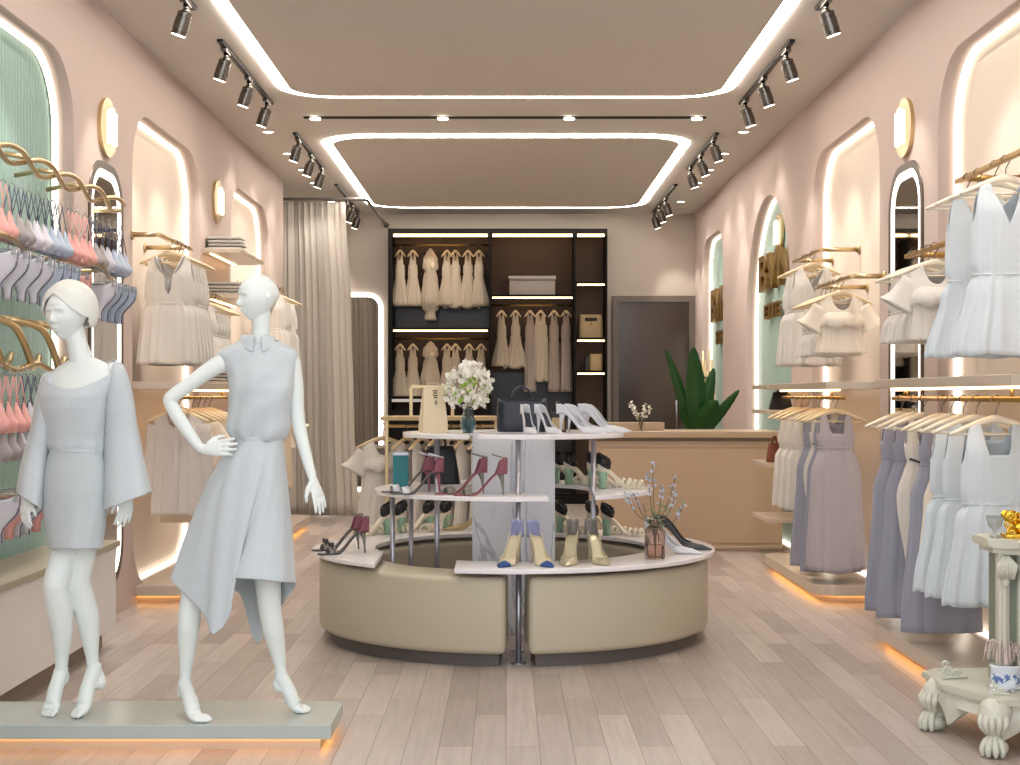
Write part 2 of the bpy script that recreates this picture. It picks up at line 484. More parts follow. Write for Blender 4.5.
# fitting corner beyond the left wall
bm = NB(); bx(bm, -3.3, -3.2, 16.0, YR, 0, H); struct('wall_fitting', bm, 'rear')
bm = NB(); bx(bm, -3.2, -2.72, 16.3, 16.4, 0, H); struct('wall_fitting_return', bm, 'rear')
bm = NB(); bx(bm, -3.0, -2.72, Y0, 16.3, 0, H); struct('wall_left_outer', bm, 'rear')
bm = NB(); bx(bm, 2.72, 3.0, Y0, YR, 0, H); struct('wall_right_outer', bm, 'rear')
# skirting
bm = NB(); bx(bm, -1.6, 1.4, YR - .015, YR, 0, .1); struct('baseboard_rear', bm, 'rear')

# ceiling light loops
def loop(name, x0, x1, y0, y1, r, label):
    o = rrect(x0, x1, y0, y1, r, 10)
    t = obj(name, plate(o, [inset(o, .095)], .012, lambda u, v, w: (u, v, H - .012 + w)), 'ceil_led')
    tag(t, label, 'ceiling light')
    i = inset(o, .095)
    struct('ceiling_panel', plate(inset(i, .002), [], .02, lambda u, v, w: (u, v, H - .02 + w)), 'ceiling2')
loop('ceiling_light_loop', -1.79, 1.79, 5.2, 11.75, .42, 'large rounded white light loop on the front part of the ceiling')
loop('ceiling_light_loop', -1.76, 1.76, 13.45, 18.65, .5, 'closed rounded rectangular light loop on the rear part of the ceiling')
root = thing('ceiling_slot_light', 'thin black ceiling slot with four small lights between the two light loops', 'ceiling light', (0, 12.62, H))
bm = NB(); bx(bm, -1.76, 1.74, -.03, .03, -.012, -.0005); obj('slot', bm, 'hole', root)
for x in (-1.66, -.55, .55, 1.66):
    bm = NB(); cyl(bm, (x, 0, -.022), (x, 0, -.0125), .045, n=18); obj('lamp', bm, 'lamp_face', root)
# recessed downlights
def spot_lamp(name, loc, dirv, power, ang, col, parent):
    l = bpy.data.lights.new(name, 'SPOT'); l.energy = power; l.spot_size = math.radians(ang); l.spot_blend = .6; l.color = col; l.shadow_soft_size = .04
    o = bpy.data.objects.new(name, l); C.objects.link(o); o.parent = parent; o.location = loc
    o.rotation_euler = Vector(dirv).to_track_quat('-Z', 'Y').to_euler()
    return o

def mk_down():
    r = thing('downlight', '', 'downlight')
    bm = NB(); lathe(bm, [(.058, 0), (.062, -.008), (.052, -.012), (.05, -.004)], 24); obj('trim_ring', bm, 'ceiling', r, True)
    bm = NB(); cyl(bm, (0, 0, -.006), (0, 0, -.002), .049, n=24); obj('lamp', bm, 'lamp_face', r)
    spot_lamp('lamp_light', (0, 0, -.03), (0, 0, -1), 20, 100, (1, .93, .85), r)
    return r
for sx, sn in ((-1, 'left'), (1, 'right')):
    for k, y in enumerate((13.3, 14.5, 15.55, 16.5, 18.1)):
        place('down', mk_down, (sx * 2.18, y, H), 0, 'small round recessed downlight, %s from the front in the row along the %s wall' % (['nearest', 'second', 'third', 'fourth', 'farthest'][k], sn), 'recessed downlights')
# track lights
def mk_spot(sx):
    r = thing('track_spotlight', '', 'spotlight')
    bm = NB(); bx(bm, -.022, .022, -.075, .075, -.052, -.02, .006); obj('adapter', bm, 'chrome', r)
    bm = NB(); cyl(bm, (0, 0, -.052), (0, 0, -.09), .016); ball_closed(bm, (0, 0, -.09), .024); obj('swivel', bm, 'chrome', r, True)
    d = Vector((sx * .34, .1, -1)).normalized()
    s = Vector((0, 0, -.09)); e = s + d * .15
    bm = NB()
    pts = [s + d * t for t in (0, .010, .035, .037, .041, .043, .125, .127, .133, .135, .15)]
    rad = [.028, .045, .045, .04, .04, .047, .047, .042, .042, .047, .047]
    tube(bm, pts, rad, 24); obj('lamp_head', bm, 'chrome', r, 'auto')
    bm = NB(); cyl(bm, e - d * .002, e + d * .003, .040, n=24); obj('lens', bm, 'lamp_face', r)
    spot_lamp('lamp_light', e + d * .02, d, 35, 62, (1, .94, .87), r)
    return r
tracks = [(6.6, 9.05), (9.85, 12.0), (13.35, 15.5), (16.6, 19.15)]
for sx, sn in ((-1, 'left'), (1, 'right')):
    for k, (ya, yb) in enumerate(tracks):
        bm = NB(); bx(bm, -.02, .02, -(yb - ya) / 2, (yb - ya) / 2, -.022, -.0005, .003)
        t = obj('light_track', bm, 'black'); t.location = (sx * 1.945, (ya + yb) / 2, H)
        tag(t, 'black ceiling light track, %s in the line along the %s side' % (['nearest', 'second', 'third', 'rearmost'][k], sn), 'light track')
        for q, f in enumerate((-.1, .35, .9) if k == 0 else (.1, .52, .9) if k < 3 else (.42, .69, .95)):
            place('spot%d' % sx, lambda: mk_spot(sx), (sx * 1.945, ya + (yb - ya) * f, H), 0,
                  'chrome cylinder spotlight, %s on the %s ceiling track of the %s side' % (['front one', 'middle one', 'rear one'][q], ['nearest', 'second', 'third', 'rearmost'][k], sn), 'ceiling track spotlights')
# wall sconces: round gold plate with ribbed light block
def mk_sconce():
    r = thing('wall_sconce', '', 'wall lamp')
    bm = NB(); cyl(bm, (0, 0, 0), (.025, 0, 0), .185, n=48)
    bmesh.ops.bevel(bm, geom=[e for e in bm.edges if len(e.link_faces) == 2 and any(len(f.verts) > 10 for f in e.link_faces)], offset=.004, segments=2, affect='EDGES')
    obj('back_plate', bm, 'gold', r)
    for k in range(3):
        bm = NB(); y = (k - 1) * .056; bx(bm, .026, .06, y - .023, y + .023, -.112 + (k % 2) * .02, .105 + (k % 2) * .02, .012, 3); obj('light_block', bm, 'sconce_glow', r, 'auto')
    return r
for (x, y, z, rz, lab) in ((-WX, 9.12, 3.1, 0, 'round gold sconce above the mirror on the left wall'), (-WX, 12.6, 3.1, 0, 'round gold sconce between the middle and rear niches on the left wall'),
                           (WX, 9.12, 3.1, PI, 'round gold sconce above the mirror on the right wall'), (WX + .12, 13.95, 2.98, PI, 'gold sconce above the lettering in the arched niche')):
    place('sconce', mk_sconce, (x, y, z), rz, lab)
# gold lettering
def sign(txt, size, loc, label, ext=.03, rz=-PI / 2, name='wall_lettering'):
    cu = bpy.data.curves.new(name, 'FONT'); cu.body = txt; cu.size = size; cu.extrude = ext; cu.align_x = 'CENTER'
    cu.offset = size * .02
    o = bpy.data.objects.new('t', cu); me = bpy.data.meshes.new_from_object(o); bpy.data.objects.remove(o)
    me.materials.clear(); me.materials.append(M['brass']); me.name = name
    o = bpy.data.objects.new(name, me); C.objects.link(o)
    o.rotation_euler = (PI / 2, 0, rz); o.location = loc
    o.scale = (1.75 if size < .55 and size != .22 else 1.3, 1, 1); tag(o, label, 'sign'); return o
sign('BVN', .5, (WX + .085, 13.98, 2.47), 'large gold letters on the turquoise back of the arched niche')
sign('ETTE', .2, (WX + .09, 14.2, 2.18), 'small gold word under the large letters in the arched niche', .02)
sign('BVN', .56, (WX + .085, 17.62, 2.34), 'gold letters on the turquoise back of the rearmost right niche')
sign('ETTE', .22, (WX + .09, 17.62, 2.05), 'small gold word in the rearmost right niche', .02)
# gold screen of thin bars in the rearmost right niche
root = thing('gold_bar_screen', 'screen of thin upright gold bars before the rearmost right niche', 'screen', (WX - .1, 17.7, 0))
for k in range(10):
    y = -.85 + k * .19
    bm = NB(); cyl(bm, (0, y, 0), (0, y, 1.72 + .12 * ((k * 7) % 3)), .012, n=8); obj('bar', bm, 'gold', root, True)
for z in (.5, 1.05, 1.62):
    bm = NB(); bx(bm, -.015, .015, -.9, .9, z, z + .02); obj('cross_bar', bm, 'gold', root)

# rear door with reflective tinted glass
root = thing('door_1', 'x', 'door', (1.97, YR, 0)); del root['label']; del root['category']; root['kind'] = 'structure'
bm = plate([(-.55, 0), (.55, 0), (.55, 2.74), (-.55, 2.74)], [[(-.47, .0), (.47, .0), (.47, 2.66), (-.47, 2.66)]], .1, lambda u, v, w: (u, -.1 + w, v)); obj('door_frame', bm, 'door_frame', root)
bm = NB(); bx(bm, -.47, .47, -.05, -.03, .005, 2.66); obj('door_panel', bm, 'door_glass', root)
bm = NB(); cyl(bm, (.3, -.09, .95), (.3, -.09, 1.35), .012); cyl(bm, (.3, -.09, 1.0), (.3, -.05, 1.0), .008); cyl(bm, (.3, -.09, 1.3), (.3, -.05, 1.3), .008); obj('door_handle', bm, 'steel', root, True)

# ---------------------------------------------------------------- reception desk
D = 13.2
root = thing('reception_desk', 'long tan reception desk in front of the rear wall on the right', 'desk', (1.657, D, 0))
bm = NB(); bx(bm, -.86, .86, 0, .75, .0, 1.0, .01); obj('body', bm, 'desk', root)
bm = NB(); bx(bm, -.93, .86, -.05, .78, 1.03, 1.09, .008); obj('counter_top', bm, 'desk_top', root)
bm = NB(); bx(bm, -.84, .86, .02, .74, 1.0, 1.03); obj('shadow_gap', bm, 'plinth_dark', root)
bm = NB(); bx(bm, -.78, .86, -.012, 0, .955, .963); bx(bm, -.855, .86, -.012, 0, .03, .045); obj('trim_line', bm, 'slab', root)
bm = NB(); bx(bm, -.80, .86, -.010, -.0005, .07, .93, .006); obj('front_panel', bm, 'desk', root)
# card block and little flower bunch on desk
bm = NB(); bx(bm, -.26, .26, -.1, .1, 0, .075, .004); t = obj('card_block', bm, 'desk_top'); t.location = (X(637, 13.4), 13.55, 1.09)
tag(t, 'low tan block lying on the left end of the reception desk', 'block')
def sprig(root, n, h, spread, petal, leafm, pr=.016, stemm='stem', seed=1, droop=.0, leaves=3):
    rnd = random.Random(seed)
    sb, lb, pb = NB(), NB(), NB()
    for k in range(n):
        a = 2 * PI * k / n + rnd.uniform(-.4, .4); s = spread * rnd.uniform(.4, 1); hh = h * rnd.uniform(.7, 1)
        p = [Vector((0, 0, 0)), Vector((math.cos(a) * s * .3, math.sin(a) * s * .3, hh * .5)), Vector((math.cos(a) * s, math.sin(a) * s, hh - droop))]
        cp = catmull(p, 4); tube(sb, cp, .0022, 5)
        for q in range(leaves):
            t = cp[rnd.randint(1, len(cp) - 2)]
            leaf(lb, t, rnd.uniform(0, 2 * PI), rnd.uniform(.2, .9), .05 * h / .3, .011 * h / .3)
        for q in range(4):
            t = cp[-1 - q] + Vector((rnd.uniform(-1, 1), rnd.uniform(-1, 1), rnd.uniform(-1, 1))) * pr * .8
            flower(pb, t, pr, rnd)
    obj('stems', sb, stemm, root); obj('leaves', lb, leafm, root, True); obj('flower_cluster', pb, petal, root, True)['kind'] = 'stuff'
def leaf(bm, base, az, el, L, w, bend=.25, seg=4, across=2):
    d = Vector((math.cos(az) * math.cos(el), math.sin(az) * math.cos(el), math.sin(el))); s = d.cross(Vector((0, 0, 1)))
    s = s.normalized() if s.length > .01 else Vector((1, 0, 0)); up = s.cross(d)
    rows = []
    for i in range(seg + 1):
        t = i / seg; ww = w * math.sin(PI * min(1, t * .96 + .04)) ** .8
        c = Vector(base) + d * (L * t) - Vector((0, 0, 1)) * (bend * L * t * t)
        rows.append([bm.verts.new(c + s * (ww * q) + up * (abs(q) * ww * .25)) for q in (-1, 0, 1)])
    for a, b in zip(rows, rows[1:]):
        for i in range(2): bm.faces.new((a[i], a[i + 1], b[i + 1], b[i]))
def flower(bm, c, r, rnd, n=5):
    ax = Vector((rnd.uniform(-1, 1), rnd.uniform(-1, 1), rnd.uniform(-.2, 1))).normalized()
    u = ax.orthogonal().normalized(); v = ax.cross(u); c = Vector(c)
    for k in range(n):
        a = 2 * PI * k / n; d = u * math.cos(a) + v * math.sin(a); s = ax.cross(d)
        p0 = bm.verts.new(c); p1 = bm.verts.new(c + d * r * .6 + s * r * .42 + ax * r * .2)
        p2 = bm.verts.new(c + d * r + ax * r * .38); p3 = bm.verts.new(c + d * r * .6 - s * r * .42 + ax * r * .2)
        bm.faces.new((p0, p1, p2, p3))
root = thing('flower_bunch', 'small bunch of pale flowers lying on the left of the reception desk', 'flowers', (X(641, 13.3), 13.28, 1.09))
sprig(root, 12, .26, .17, 'petal', 'leaf_pale', .018, seed=4)
# tall plant behind desk
def big_leaf(bm, base, az, el, L, w, bend):
    d = Vector((math.cos(az) * math.cos(el), math.sin(az) * math.cos(el), math.sin(el)))
    s = d.cross(Vector((0, 1, 0))); s = s.normalized() if s.length > .1 else Vector((1, 0, 0))
    hz = Vector((d.x, d.y, 0)); hz = hz.normalized() if hz.length > .01 else Vector((0, -1, 0))
    rows = []; N = 14
    for i in range(N + 1):
        t = i / N; ww = w * (math.sin(PI * min(1, t * .93 + .05)) ** .55) * (1 - .25 * t)
        c = Vector(base) + d * (L * t) + (hz * .7 - Vector((0, 0, 1)) * .6) * (bend * L * t * t)
        row = []
        for q in (-1, -.66, -.33, 0, .33, .66, 1):
            wv = .012 * math.sin(t * 40 + q * 2) * abs(q)
            row.append(bm.verts.new(c + s * (ww * q) + s.cross(d).normalized() * (-.22 * w * (1 - abs(q)) + wv)))
        rows.append(row)
    for a, b in zip(rows, rows[1:]):
        for i in range(6): bm.faces.new((a[i], a[i + 1], b[i + 1], b[i]))
PY = 14.6
root = thing('banana_plant', 'tall broad-leaved green plant standing behind the reception desk', 'plant', (X(700, PY), PY, 0))
bm = NB(); lathe(bm, [(.0, 0), (.14, 0), (.18, .3), (.19, .32), (.17, .32), (.15, .28), (0, .28)], 32); obj('pot', bm, 'ceramic', root, True)
bpx = lambda px, py, dy=0: Vector((X(px, PY) - X(700, PY), dy, Z(py, PY)))
leaves = [((697, 432), (692, 345), .115), ((692, 430), (667, 349), .06), ((702, 432), (712, 366), .08), ((704, 434), (734, 388), .06), ((696, 432), (678, 380), .06), ((698, 436), (704, 385), .12), ((699, 436), (712, 398), .13), ((696, 434), (680, 405), .07)]
for k, (a, b, w) in enumerate(leaves):
    A = bpx(*a, dy=(k % 3 - 1) * .04); B = bpx(*b, dy=(k % 3 - 1) * .12 - .05)
    bm = NB(); tube(bm, [Vector(((k % 3 - 1) * .03, 0, .28)), Vector((A.x * .5, 0, (A.z + .28) / 2)), A], [.014, .011, .009], 8); st = obj('stalk', bm, 'leaf', root, True)
    v = B - A; L = v.length
    bm = NB(); big_leaf(bm, A, math.atan2(v.y, v.x), math.asin(v.z / L), L, w, .06 if k != 1 else .02)
    obj('leaf', bm, 'leaf', root, True)

# ---------------------------------------------------------------- wardrobe on the rear wall
WY = 18.86; WT = 3.585
sx_ = lambda px: X(px, WY)
xs = [sx_(388), sx_(490), sx_(575), sx_(607.5)]
root = thing('wardrobe', 'large dark open wardrobe with lit shelves on the rear wall', 'wardrobe', ((xs[0] + xs[3]) / 2, WY, 0))
cx = root.location.x
def part(name, m, *b, bev=0, parent=root):
    bm = NB(); x0, x1, y0, y1, z0, z1 = b; bx(bm, x0 - cx, x1 - cx, y0, y1, z0, z1, bev); return obj(name, bm, m, parent)
dp = YR - WY - .002
part('side_panel', 'wardrobe', xs[0], xs[0] + .05, 0, dp, 0, WT)
part('side_panel', 'wardrobe', xs[3] - .02, xs[3], 0, dp, 0, WT)
part('top_panel', 'wardrobe', xs[0] + .05, xs[3] - .02, 0, dp, WT - .07, WT)
part('divider', 'wardrobe', xs[1] - .012, xs[1] + .012, .0, dp - .02, .1, WT - .07)
part('divider', 'wardrobe', xs[2] - .012, xs[2] + .012, .0, dp - .02, .1, WT - .07)
part('plinth', 'wardrobe', xs[0] + .05, xs[3] - .02, .02, dp, 0, .1)
part('back_panel', 'ward_back', xs[0] + .05, xs[3] - .02, dp - .015, dp, .1, WT - .07)
zz = lambda py: Z(py, WY)
def lit_shelf(x0, x1, py, m='led_warm', d=dp - .02):
    z = zz(py); s = part('shelf', 'wardrobe', x0, x1, .0, d, z - .012, z + .02)
    part('light_strip', m, x0 + .02, x1 - .02, -.004, .012, z - .032, z - .0125, parent=s)
    return s
for i, x0, x1 in ((0, xs[0] + .05, xs[1] - .012), (1, xs[1] + .012, xs[2] - .012), (2, xs[2] + .012, xs[3] - .02)):
    part('light_strip', 'led_warm', x0 + .02, x1 - .02, .0, .02, WT - .105, WT - .0705)
lit_shelf(xs[0] + .05, xs[1] - .012, 329)
lit_shelf(xs[1] + .012, xs[2] - .012, 296)
for py in (283, 339, 372): lit_shelf(xs[2] + .012, xs[3] - .02, py)
part('shelf', 'white_gloss', xs[0] + .05, xs[1] - .012, 0, dp - .02, zz(402), zz(399))
part('drawer', 'wardrobe', xs[0] + .05, xs[1] - .012, 0, .3, .12, zz(410))
part('lower_panel', 'ward_navy', xs[0] + .05, xs[1] - .012, dp - .03, dp - .016, zz(328), zz(304))
part('lower_panel', 'ward_navy', xs[1] + .012, xs[2] - .012, dp - .03, dp - .016, .12, zz(372))
for (a, b, py) in ((xs[0] + .05, xs[1] - .012, 243), (xs[0] + .05, xs[1] - .012, 338), (xs[1] + .012, xs[2] - .012, 304)):
    bm = NB(); cyl(bm, (a - cx, dp / 2, zz(py)), (b - cx, dp / 2, zz(py)), .012); obj('hanging_rail', bm, 'brass', root, True)
# boxes and bags in it
bm = NB(); bx(bm, -.3, .3, -.14, .14, 0, .2, .006); t = obj('storage_box', bm, 'box_grey'); t.location = (X(532, 19.1), 19.12, zz(296) + .021)
bm = NB(); bx(bm, -.31, .31, -.15, .15, .2, .25, .006); obj('lid', bm, 'box_grey', t)
tag(t, 'grey lidded storage box on the wardrobe shelf under the centre top light', 'box')
# ================================================================ WALL FITTINGS
for sg, sn in ((-1, 'left'), (1, 'right')):
    # floating floor platforms with warm light under them
    spans = [('mid', 9.84, 11.9)] + ([('near', 6.55, 8.42)] if sg == 1 else [('rear', 13.35, 15.7)])
    for key, ya, yb in spans:
        name = {'mid': 'middle', 'near': 'front', 'rear': 'rear'}[key]
        root = thing('display_platform', 'low taupe platform with amber light under it before the %s niche, %s wall' % (name, sn), 'platform', (sg * 2.3, (ya + yb) / 2, 0))
        L = (yb - ya) / 2; xo = -sg * .2; xi = sg * (.34 - .001)
        rad = .16; pts = []
        for cxx, cyy, a0 in ((xo + sg * rad, L - rad, 0), (xo + sg * rad, -L + rad, 1)):
            for k in range(9):
                a = (PI / 2) * k / 8
                if a0 == 0: pts.append((cxx - sg * rad * math.sin(a), cyy + rad * math.cos(a)))
                else: pts.append((cxx - sg * rad * math.cos(a), cyy - rad * math.sin(a)))
        pts = [(sg * .218, L)] + pts + [(sg * .218, -L)]
        bm = NB(); prism(bm, pts, .055, .125, .006); obj('slab', bm, 'slab', root)
        ii = [(p[0] + sg * .07 if abs(p[0] - sg * .218) > .01 else p[0], p[1] * (1 - .08 / L)) for p in pts]
        bm = NB(); prism(bm, ii, 0.001, .055); obj('recessed_base', bm, 'slab', root)
        i2 = inset(ii, -.012)
        bm = plate(i2, [inset(ii, -.001)], .0075, lambda u, v, w: (u, v, .047 + w)); obj('light_strip', bm, 'led_amber', root)
    # shelves across the niches at eye level, hanging rod below
    for key, ya, yb in ([('mid', 9.79, 11.9)] + ([('near', 6.2, 8.5)] if sg == 1 else [('rear', 13.29, 15.38)])):
        name = {'mid': 'middle', 'near': 'front', 'rear': 'rear'}[key]
        xo = 2.16
        root = thing('wall_shelf', 'long taupe lacquered shelf with a light line under it, %s niche, %s wall' % (name, sn), 'shelf', (sg * 2.4, (ya + yb) / 2, 1.46))
        L = (yb - ya) / 2
        bm = NB(); x0, x1 = sorted((sg * (xo - 2.4), sg * (.22))); bx(bm, x0, x1, -L, L, 0, .05, .004); obj('board', bm, 'slab', root)
        bm = NB(); x0, x1 = sorted((sg * (-.16), sg * (-.13))); bx(bm, x0, x1, -L + .05, L - .05, -.012, -.0005); obj('light_strip', bm, 'led_warm', root)
        root = thing('hanging_rod', 'brass hanging rod under the long shelf of the %s niche, %s wall' % (name, sn), 'clothes rail', (sg * 2.27, (ya + yb) / 2, 1.4))
        bm = NB(); cyl(bm, (0, -L - .06, 0), (0, L, 0), .0125, n=12); obj('rod', bm, 'brass', root, True)
        for y in (-L + .3, L - .3):
            bm = NB(); cyl(bm, (0, y, .0), (0, y, .059), .008, n=8); obj('hanger_post', bm, 'brass', root, True)
# upper gold rails: U-shaped bars standing off the wall
def rail(sg, ya, yb, z, xo, label, m='gold', r=.017, yw=None):
    root = thing('clothes_rail', label, 'clothes rail', (sg * xo, (ya + yb) / 2, z))
    L = (yb - ya) / 2
    bm = NB(); bx(bm, -.016, .016, -L, L, -.012, .012, .003); obj('bar', bm, m, root)
    for y, wx_ in ((-L + .02, 2.519 if (yw or 0) & 1 else 2.651), (L - .12, 2.519 if (yw or 0) & 2 else 2.651)):
        bm = NB(); cyl(bm, (sg * .017, y, 0), (sg * (wx_ - xo - .012), y, 0), r, n=14); obj('arm', bm, m, root, True)
        bm = NB(); cyl(bm, (sg * (wx_ - xo - .012), y, 0), (sg * (wx_ - xo), y, 0), .034, n=20); obj('flange', bm, m, root, True)
rail(-1, 9.74, 10.75, 2.50, 2.34, 'gold clothes rail high in the middle niche of the left wall, nearer one', yw=1)
rail(-1, 10.9, 11.85, 2.22, 2.34, 'gold clothes rail lower in the middle niche of the left wall, farther one')
rail(-1, 14.3, 15.35, 2.52, 2.34, 'gold clothes rail in the rear niche of the left wall beside the curtain')
rail(1, 10.85, 11.88, 2.51, 2.36, 'gold clothes rail high in the middle niche of the right wall, farther one')
rail(1, 9.62, 10.75, 2.21, 2.30, 'gold clothes rail lower in the middle niche of the right wall, nearer one', yw=1)
rail(1, 6.4, 7.55, 2.53, 2.35, 'copper clothes rail high in the front niche of the right wall', 'brass')
rail(1, 7.75, 8.5, 2.23, 2.35, 'copper clothes rail lower in the front niche of the right wall', 'brass')

# pillar shelves between niches
def pshelf(sg, ya, yb, z, depth, label):
    root = thing('pillar_shelf', label, 'shelf', (sg * (WX - depth / 2), (ya + yb) / 2, z))
    L = (yb - ya) / 2
    bm = NB(); bx(bm, -depth / 2 + .0005, depth / 2 - .0005, -L, L, 0, .035, .003); obj('board', bm, 'slab', root)
    bm = NB(); bx(bm, sg * depth * .3 - .01, sg * depth * .3 + .01, -L + .05, L - .05, -.008, -.0005); obj('light_strip', bm, 'led_warm', root)
for z, w in ((2.60, 'topmost'), (2.22, 'second'), (1.5, 'lowest')):
    pshelf(-1, 12.02, 13.2, z, .32, '%s lit shelf on the left pillar between the middle and rear niches' % w)
for z, w in ((1.47, 'topmost'), (1.26, 'second'), (.82, 'third'), (.36, 'lowest')):
    pshelf(1, 12.0, 12.72, z, .36, '%s lit shelf on the right pillar beside the arched niche' % w)

# low cabinet under the turquoise panel
root = thing('low_cabinet', 'long low pale pink cabinet with greige top along the left wall', 'cabinet', (-2.4, 6.6, 0))
bm = NB(); bx(bm, -.115, .2, -2.2, 1.58, .11, .565, .004); obj('body', bm, 'counter_front', root)
bm = NB(); bx(bm, -.118, .22, -2.2, 1.6, .566, .6, .003); obj('top', bm, 'counter_top', root)
bm = NB(); bx(bm, -.115, .13, -2.2, 1.55, 0, .11); obj('plinth', bm, 'plinth_dark', root)

# folded clothes and bags on the shelves
def mk_fold(w=.3, d=.24, h=.028, m='dress_grey', seed=0):
    r = thing('folded_garment', '', 'folded clothes')
    rnd = random.Random(seed); bm = NB()
    rings = []
    for k in range(15):       # rounded pillow-like slab with wavy front fold
        t = k / 14; y = -d / 2 + d * t
        e = (1 - abs(2 * t - 1) ** 6)
        hh = h * (.35 + .65 * e); ww = w / 2 * (.94 + .06 * e)
        ring = []
        for q in range(20):
            a = 2 * PI * q / 20; c_, s_ = math.cos(a), math.sin(a)
            ring.append(Vector((ww * math.copysign(abs(c_) ** .35, c_), y + .004 * math.sin(q * 2.1 + seed), h / 2 + hh / 2 * math.copysign(abs(s_) ** .6, s_) + .002 * math.sin(9 * t + q))))
        rings.append(ring)
    loft(bm, rings); obj('folded_body', bm, m, r, True)
    return r
for (sx, y, z, nn, where) in ((-2.36, 12.25, 2.636, 4, 'top left pillar shelf'), (-2.36, 12.25, 2.256, 4, 'second left pillar shelf'), (-2.36, 12.25, 1.536, 3, 'lowest left pillar shelf')):
    for k in range(nn):
        mk = 'fold%d' % (k % 2)
        place(mk, lambda: mk_fold(m=['dress_grey', 'fold_grey'][k % 2]), (sx + .006 * ((k * 5) % 3 - 1), y, z + k * .0285), 0,
              '%s folded garment, %s in the stack on the %s' % (['pale', 'grey'][k % 2], ['bottom', 'second from the bottom', 'third from the bottom', 'topmost'][k], where), 'folded clothes stacked on the pillar shelves')
def bag(name, label, loc, w, d, h, m, top=.8, handle='loop', rz=0, flap=None):
    r = thing(name, label, 'bag', loc, rz)
    bm = NB()
    rings = []
    for t in (0, .02, .3, .6, .85, 1):
        k = 1 - (1 - top) * t + .03 * math.sin(PI * t)
        ring = []
        for q in range(28):
            a = 2 * PI * q / 28; c_, s_ = math.cos(a), math.sin(a)
            e = .97 if t in (0,) else 1
            ring.append(Vector((w / 2 * k * e * math.copysign(abs(c_) ** .35, c_), d / 2 * k * e * (1 - .35 * t) * math.copysign(abs(s_) ** .5, s_), h * t)))
        rings.append(ring)
    loft(bm, rings); obj('body', bm, m, r, True)
    if handle == 'loop':
        for y in (-d * .22, d * .22):
            bm = NB(); pts = [(w * .2 * top * math.cos(PI * k / 12) , y * .6, h * .97 + h * .38 * math.sin(PI * k / 12)) for k in range(13)]
            tube(bm, pts, .008, 8); obj('handle', bm, m, r, True)
    if flap:
        bm = NB(); bx(bm, -w * .36 * top, w * .36 * top, -d / 2 - .004, -d / 2 + .03, h * .55, h * .98, .006); obj('flap', bm, m, r)
        bm = NB(); bx(bm, -.02, .02, -d / 2 - .012, -d / 2 - .004, h * .5, h * .58, .002); obj('clasp', bm, flap, r)
    return r
bag('handbag', 'small black trapezoid handbag on the upper right pillar shelf', (2.33, 12.3, 1.296), .2, .12, .15, 'black_leather', .62)
bag('handbag', 'brown handbag on the third right pillar shelf', (2.26, 12.2, .856), .14, .1, .16, 'brown_leather', .7)
bag('handbag', 'tan tote with a cut-out grip on the upper right wardrobe shelf', (X(591, 19.1), 19.12, Z(339, WY) + .021), .32, .12, .31, 'tan_leather', .9, handle=None, flap=None)
t = bpy.data.objects['handbag.002'] if 'handbag.002' in bpy.data.objects else C.objects[-1]
bm = NB(); bx(bm, -.08, .08, -.066, -.035, .225, .268, .012); obj('grip_opening', bm, 'black', t)
bm = NB(); bx(bm, -.012, .012, -.068, -.05, .16, .21, .003); obj('clasp', bm, 'brass', t)
bag('handbag', 'small tan box bag on the middle right wardrobe shelf', (X(596, 19.1), 19.1, Z(372, WY) + .021), .17, .1, .22, 'tan_leather', .97, handle=None)
bag('handbag', 'narrow dark purse beside the small tan box bag in the wardrobe', (X(587.5, 19.1), 19.12, Z(372, WY) + .021), .08, .08, .2, 'black_leather', .7, handle=None)

# ================================================================ HANGERS AND GARMENTS
def mk_hanger(w=.21, m='wood', bar=True, hook=.085):
    """origin at the rail axis; arms spread along x"""
    r = thing('clothes_hanger', '', 'hanger')
    bm = NB(); pts = []
    rr = .021
    for k in range(13):
        a = PI * 1.12 - (PI * 1.3) * k / 12
        pts.append((rr * math.cos(a), 0, rr * math.sin(a) - .003))
    pts += [(.006, 0, -.035), (0, 0, -.05), (0, 0, -hook)]
    tube(bm, pts, .0028, 6); obj('hook', bm, 'chrome', r, True)
    bm = NB(); pts = []; rad = []
    for k in range(17):
        t = -1 + 2 * k / 16; a = abs(t)
        pts.append((w * t, 0, -hook - .004 - .075 * a ** 1.35)); rad.append((.019 - .011 * a, .009 + .007 * a))
    tube(bm, pts, rad, 10, ref=(0, 0, 1)); obj('shoulder_bar', bm, m, r, True)
    if bar:
        bm = NB(); tube(bm, [(-w * .93, 0, -hook - .078), (w * .93, 0, -hook - .078)], .0055, 8); obj('trouser_bar', bm, m, r, True)
    return r

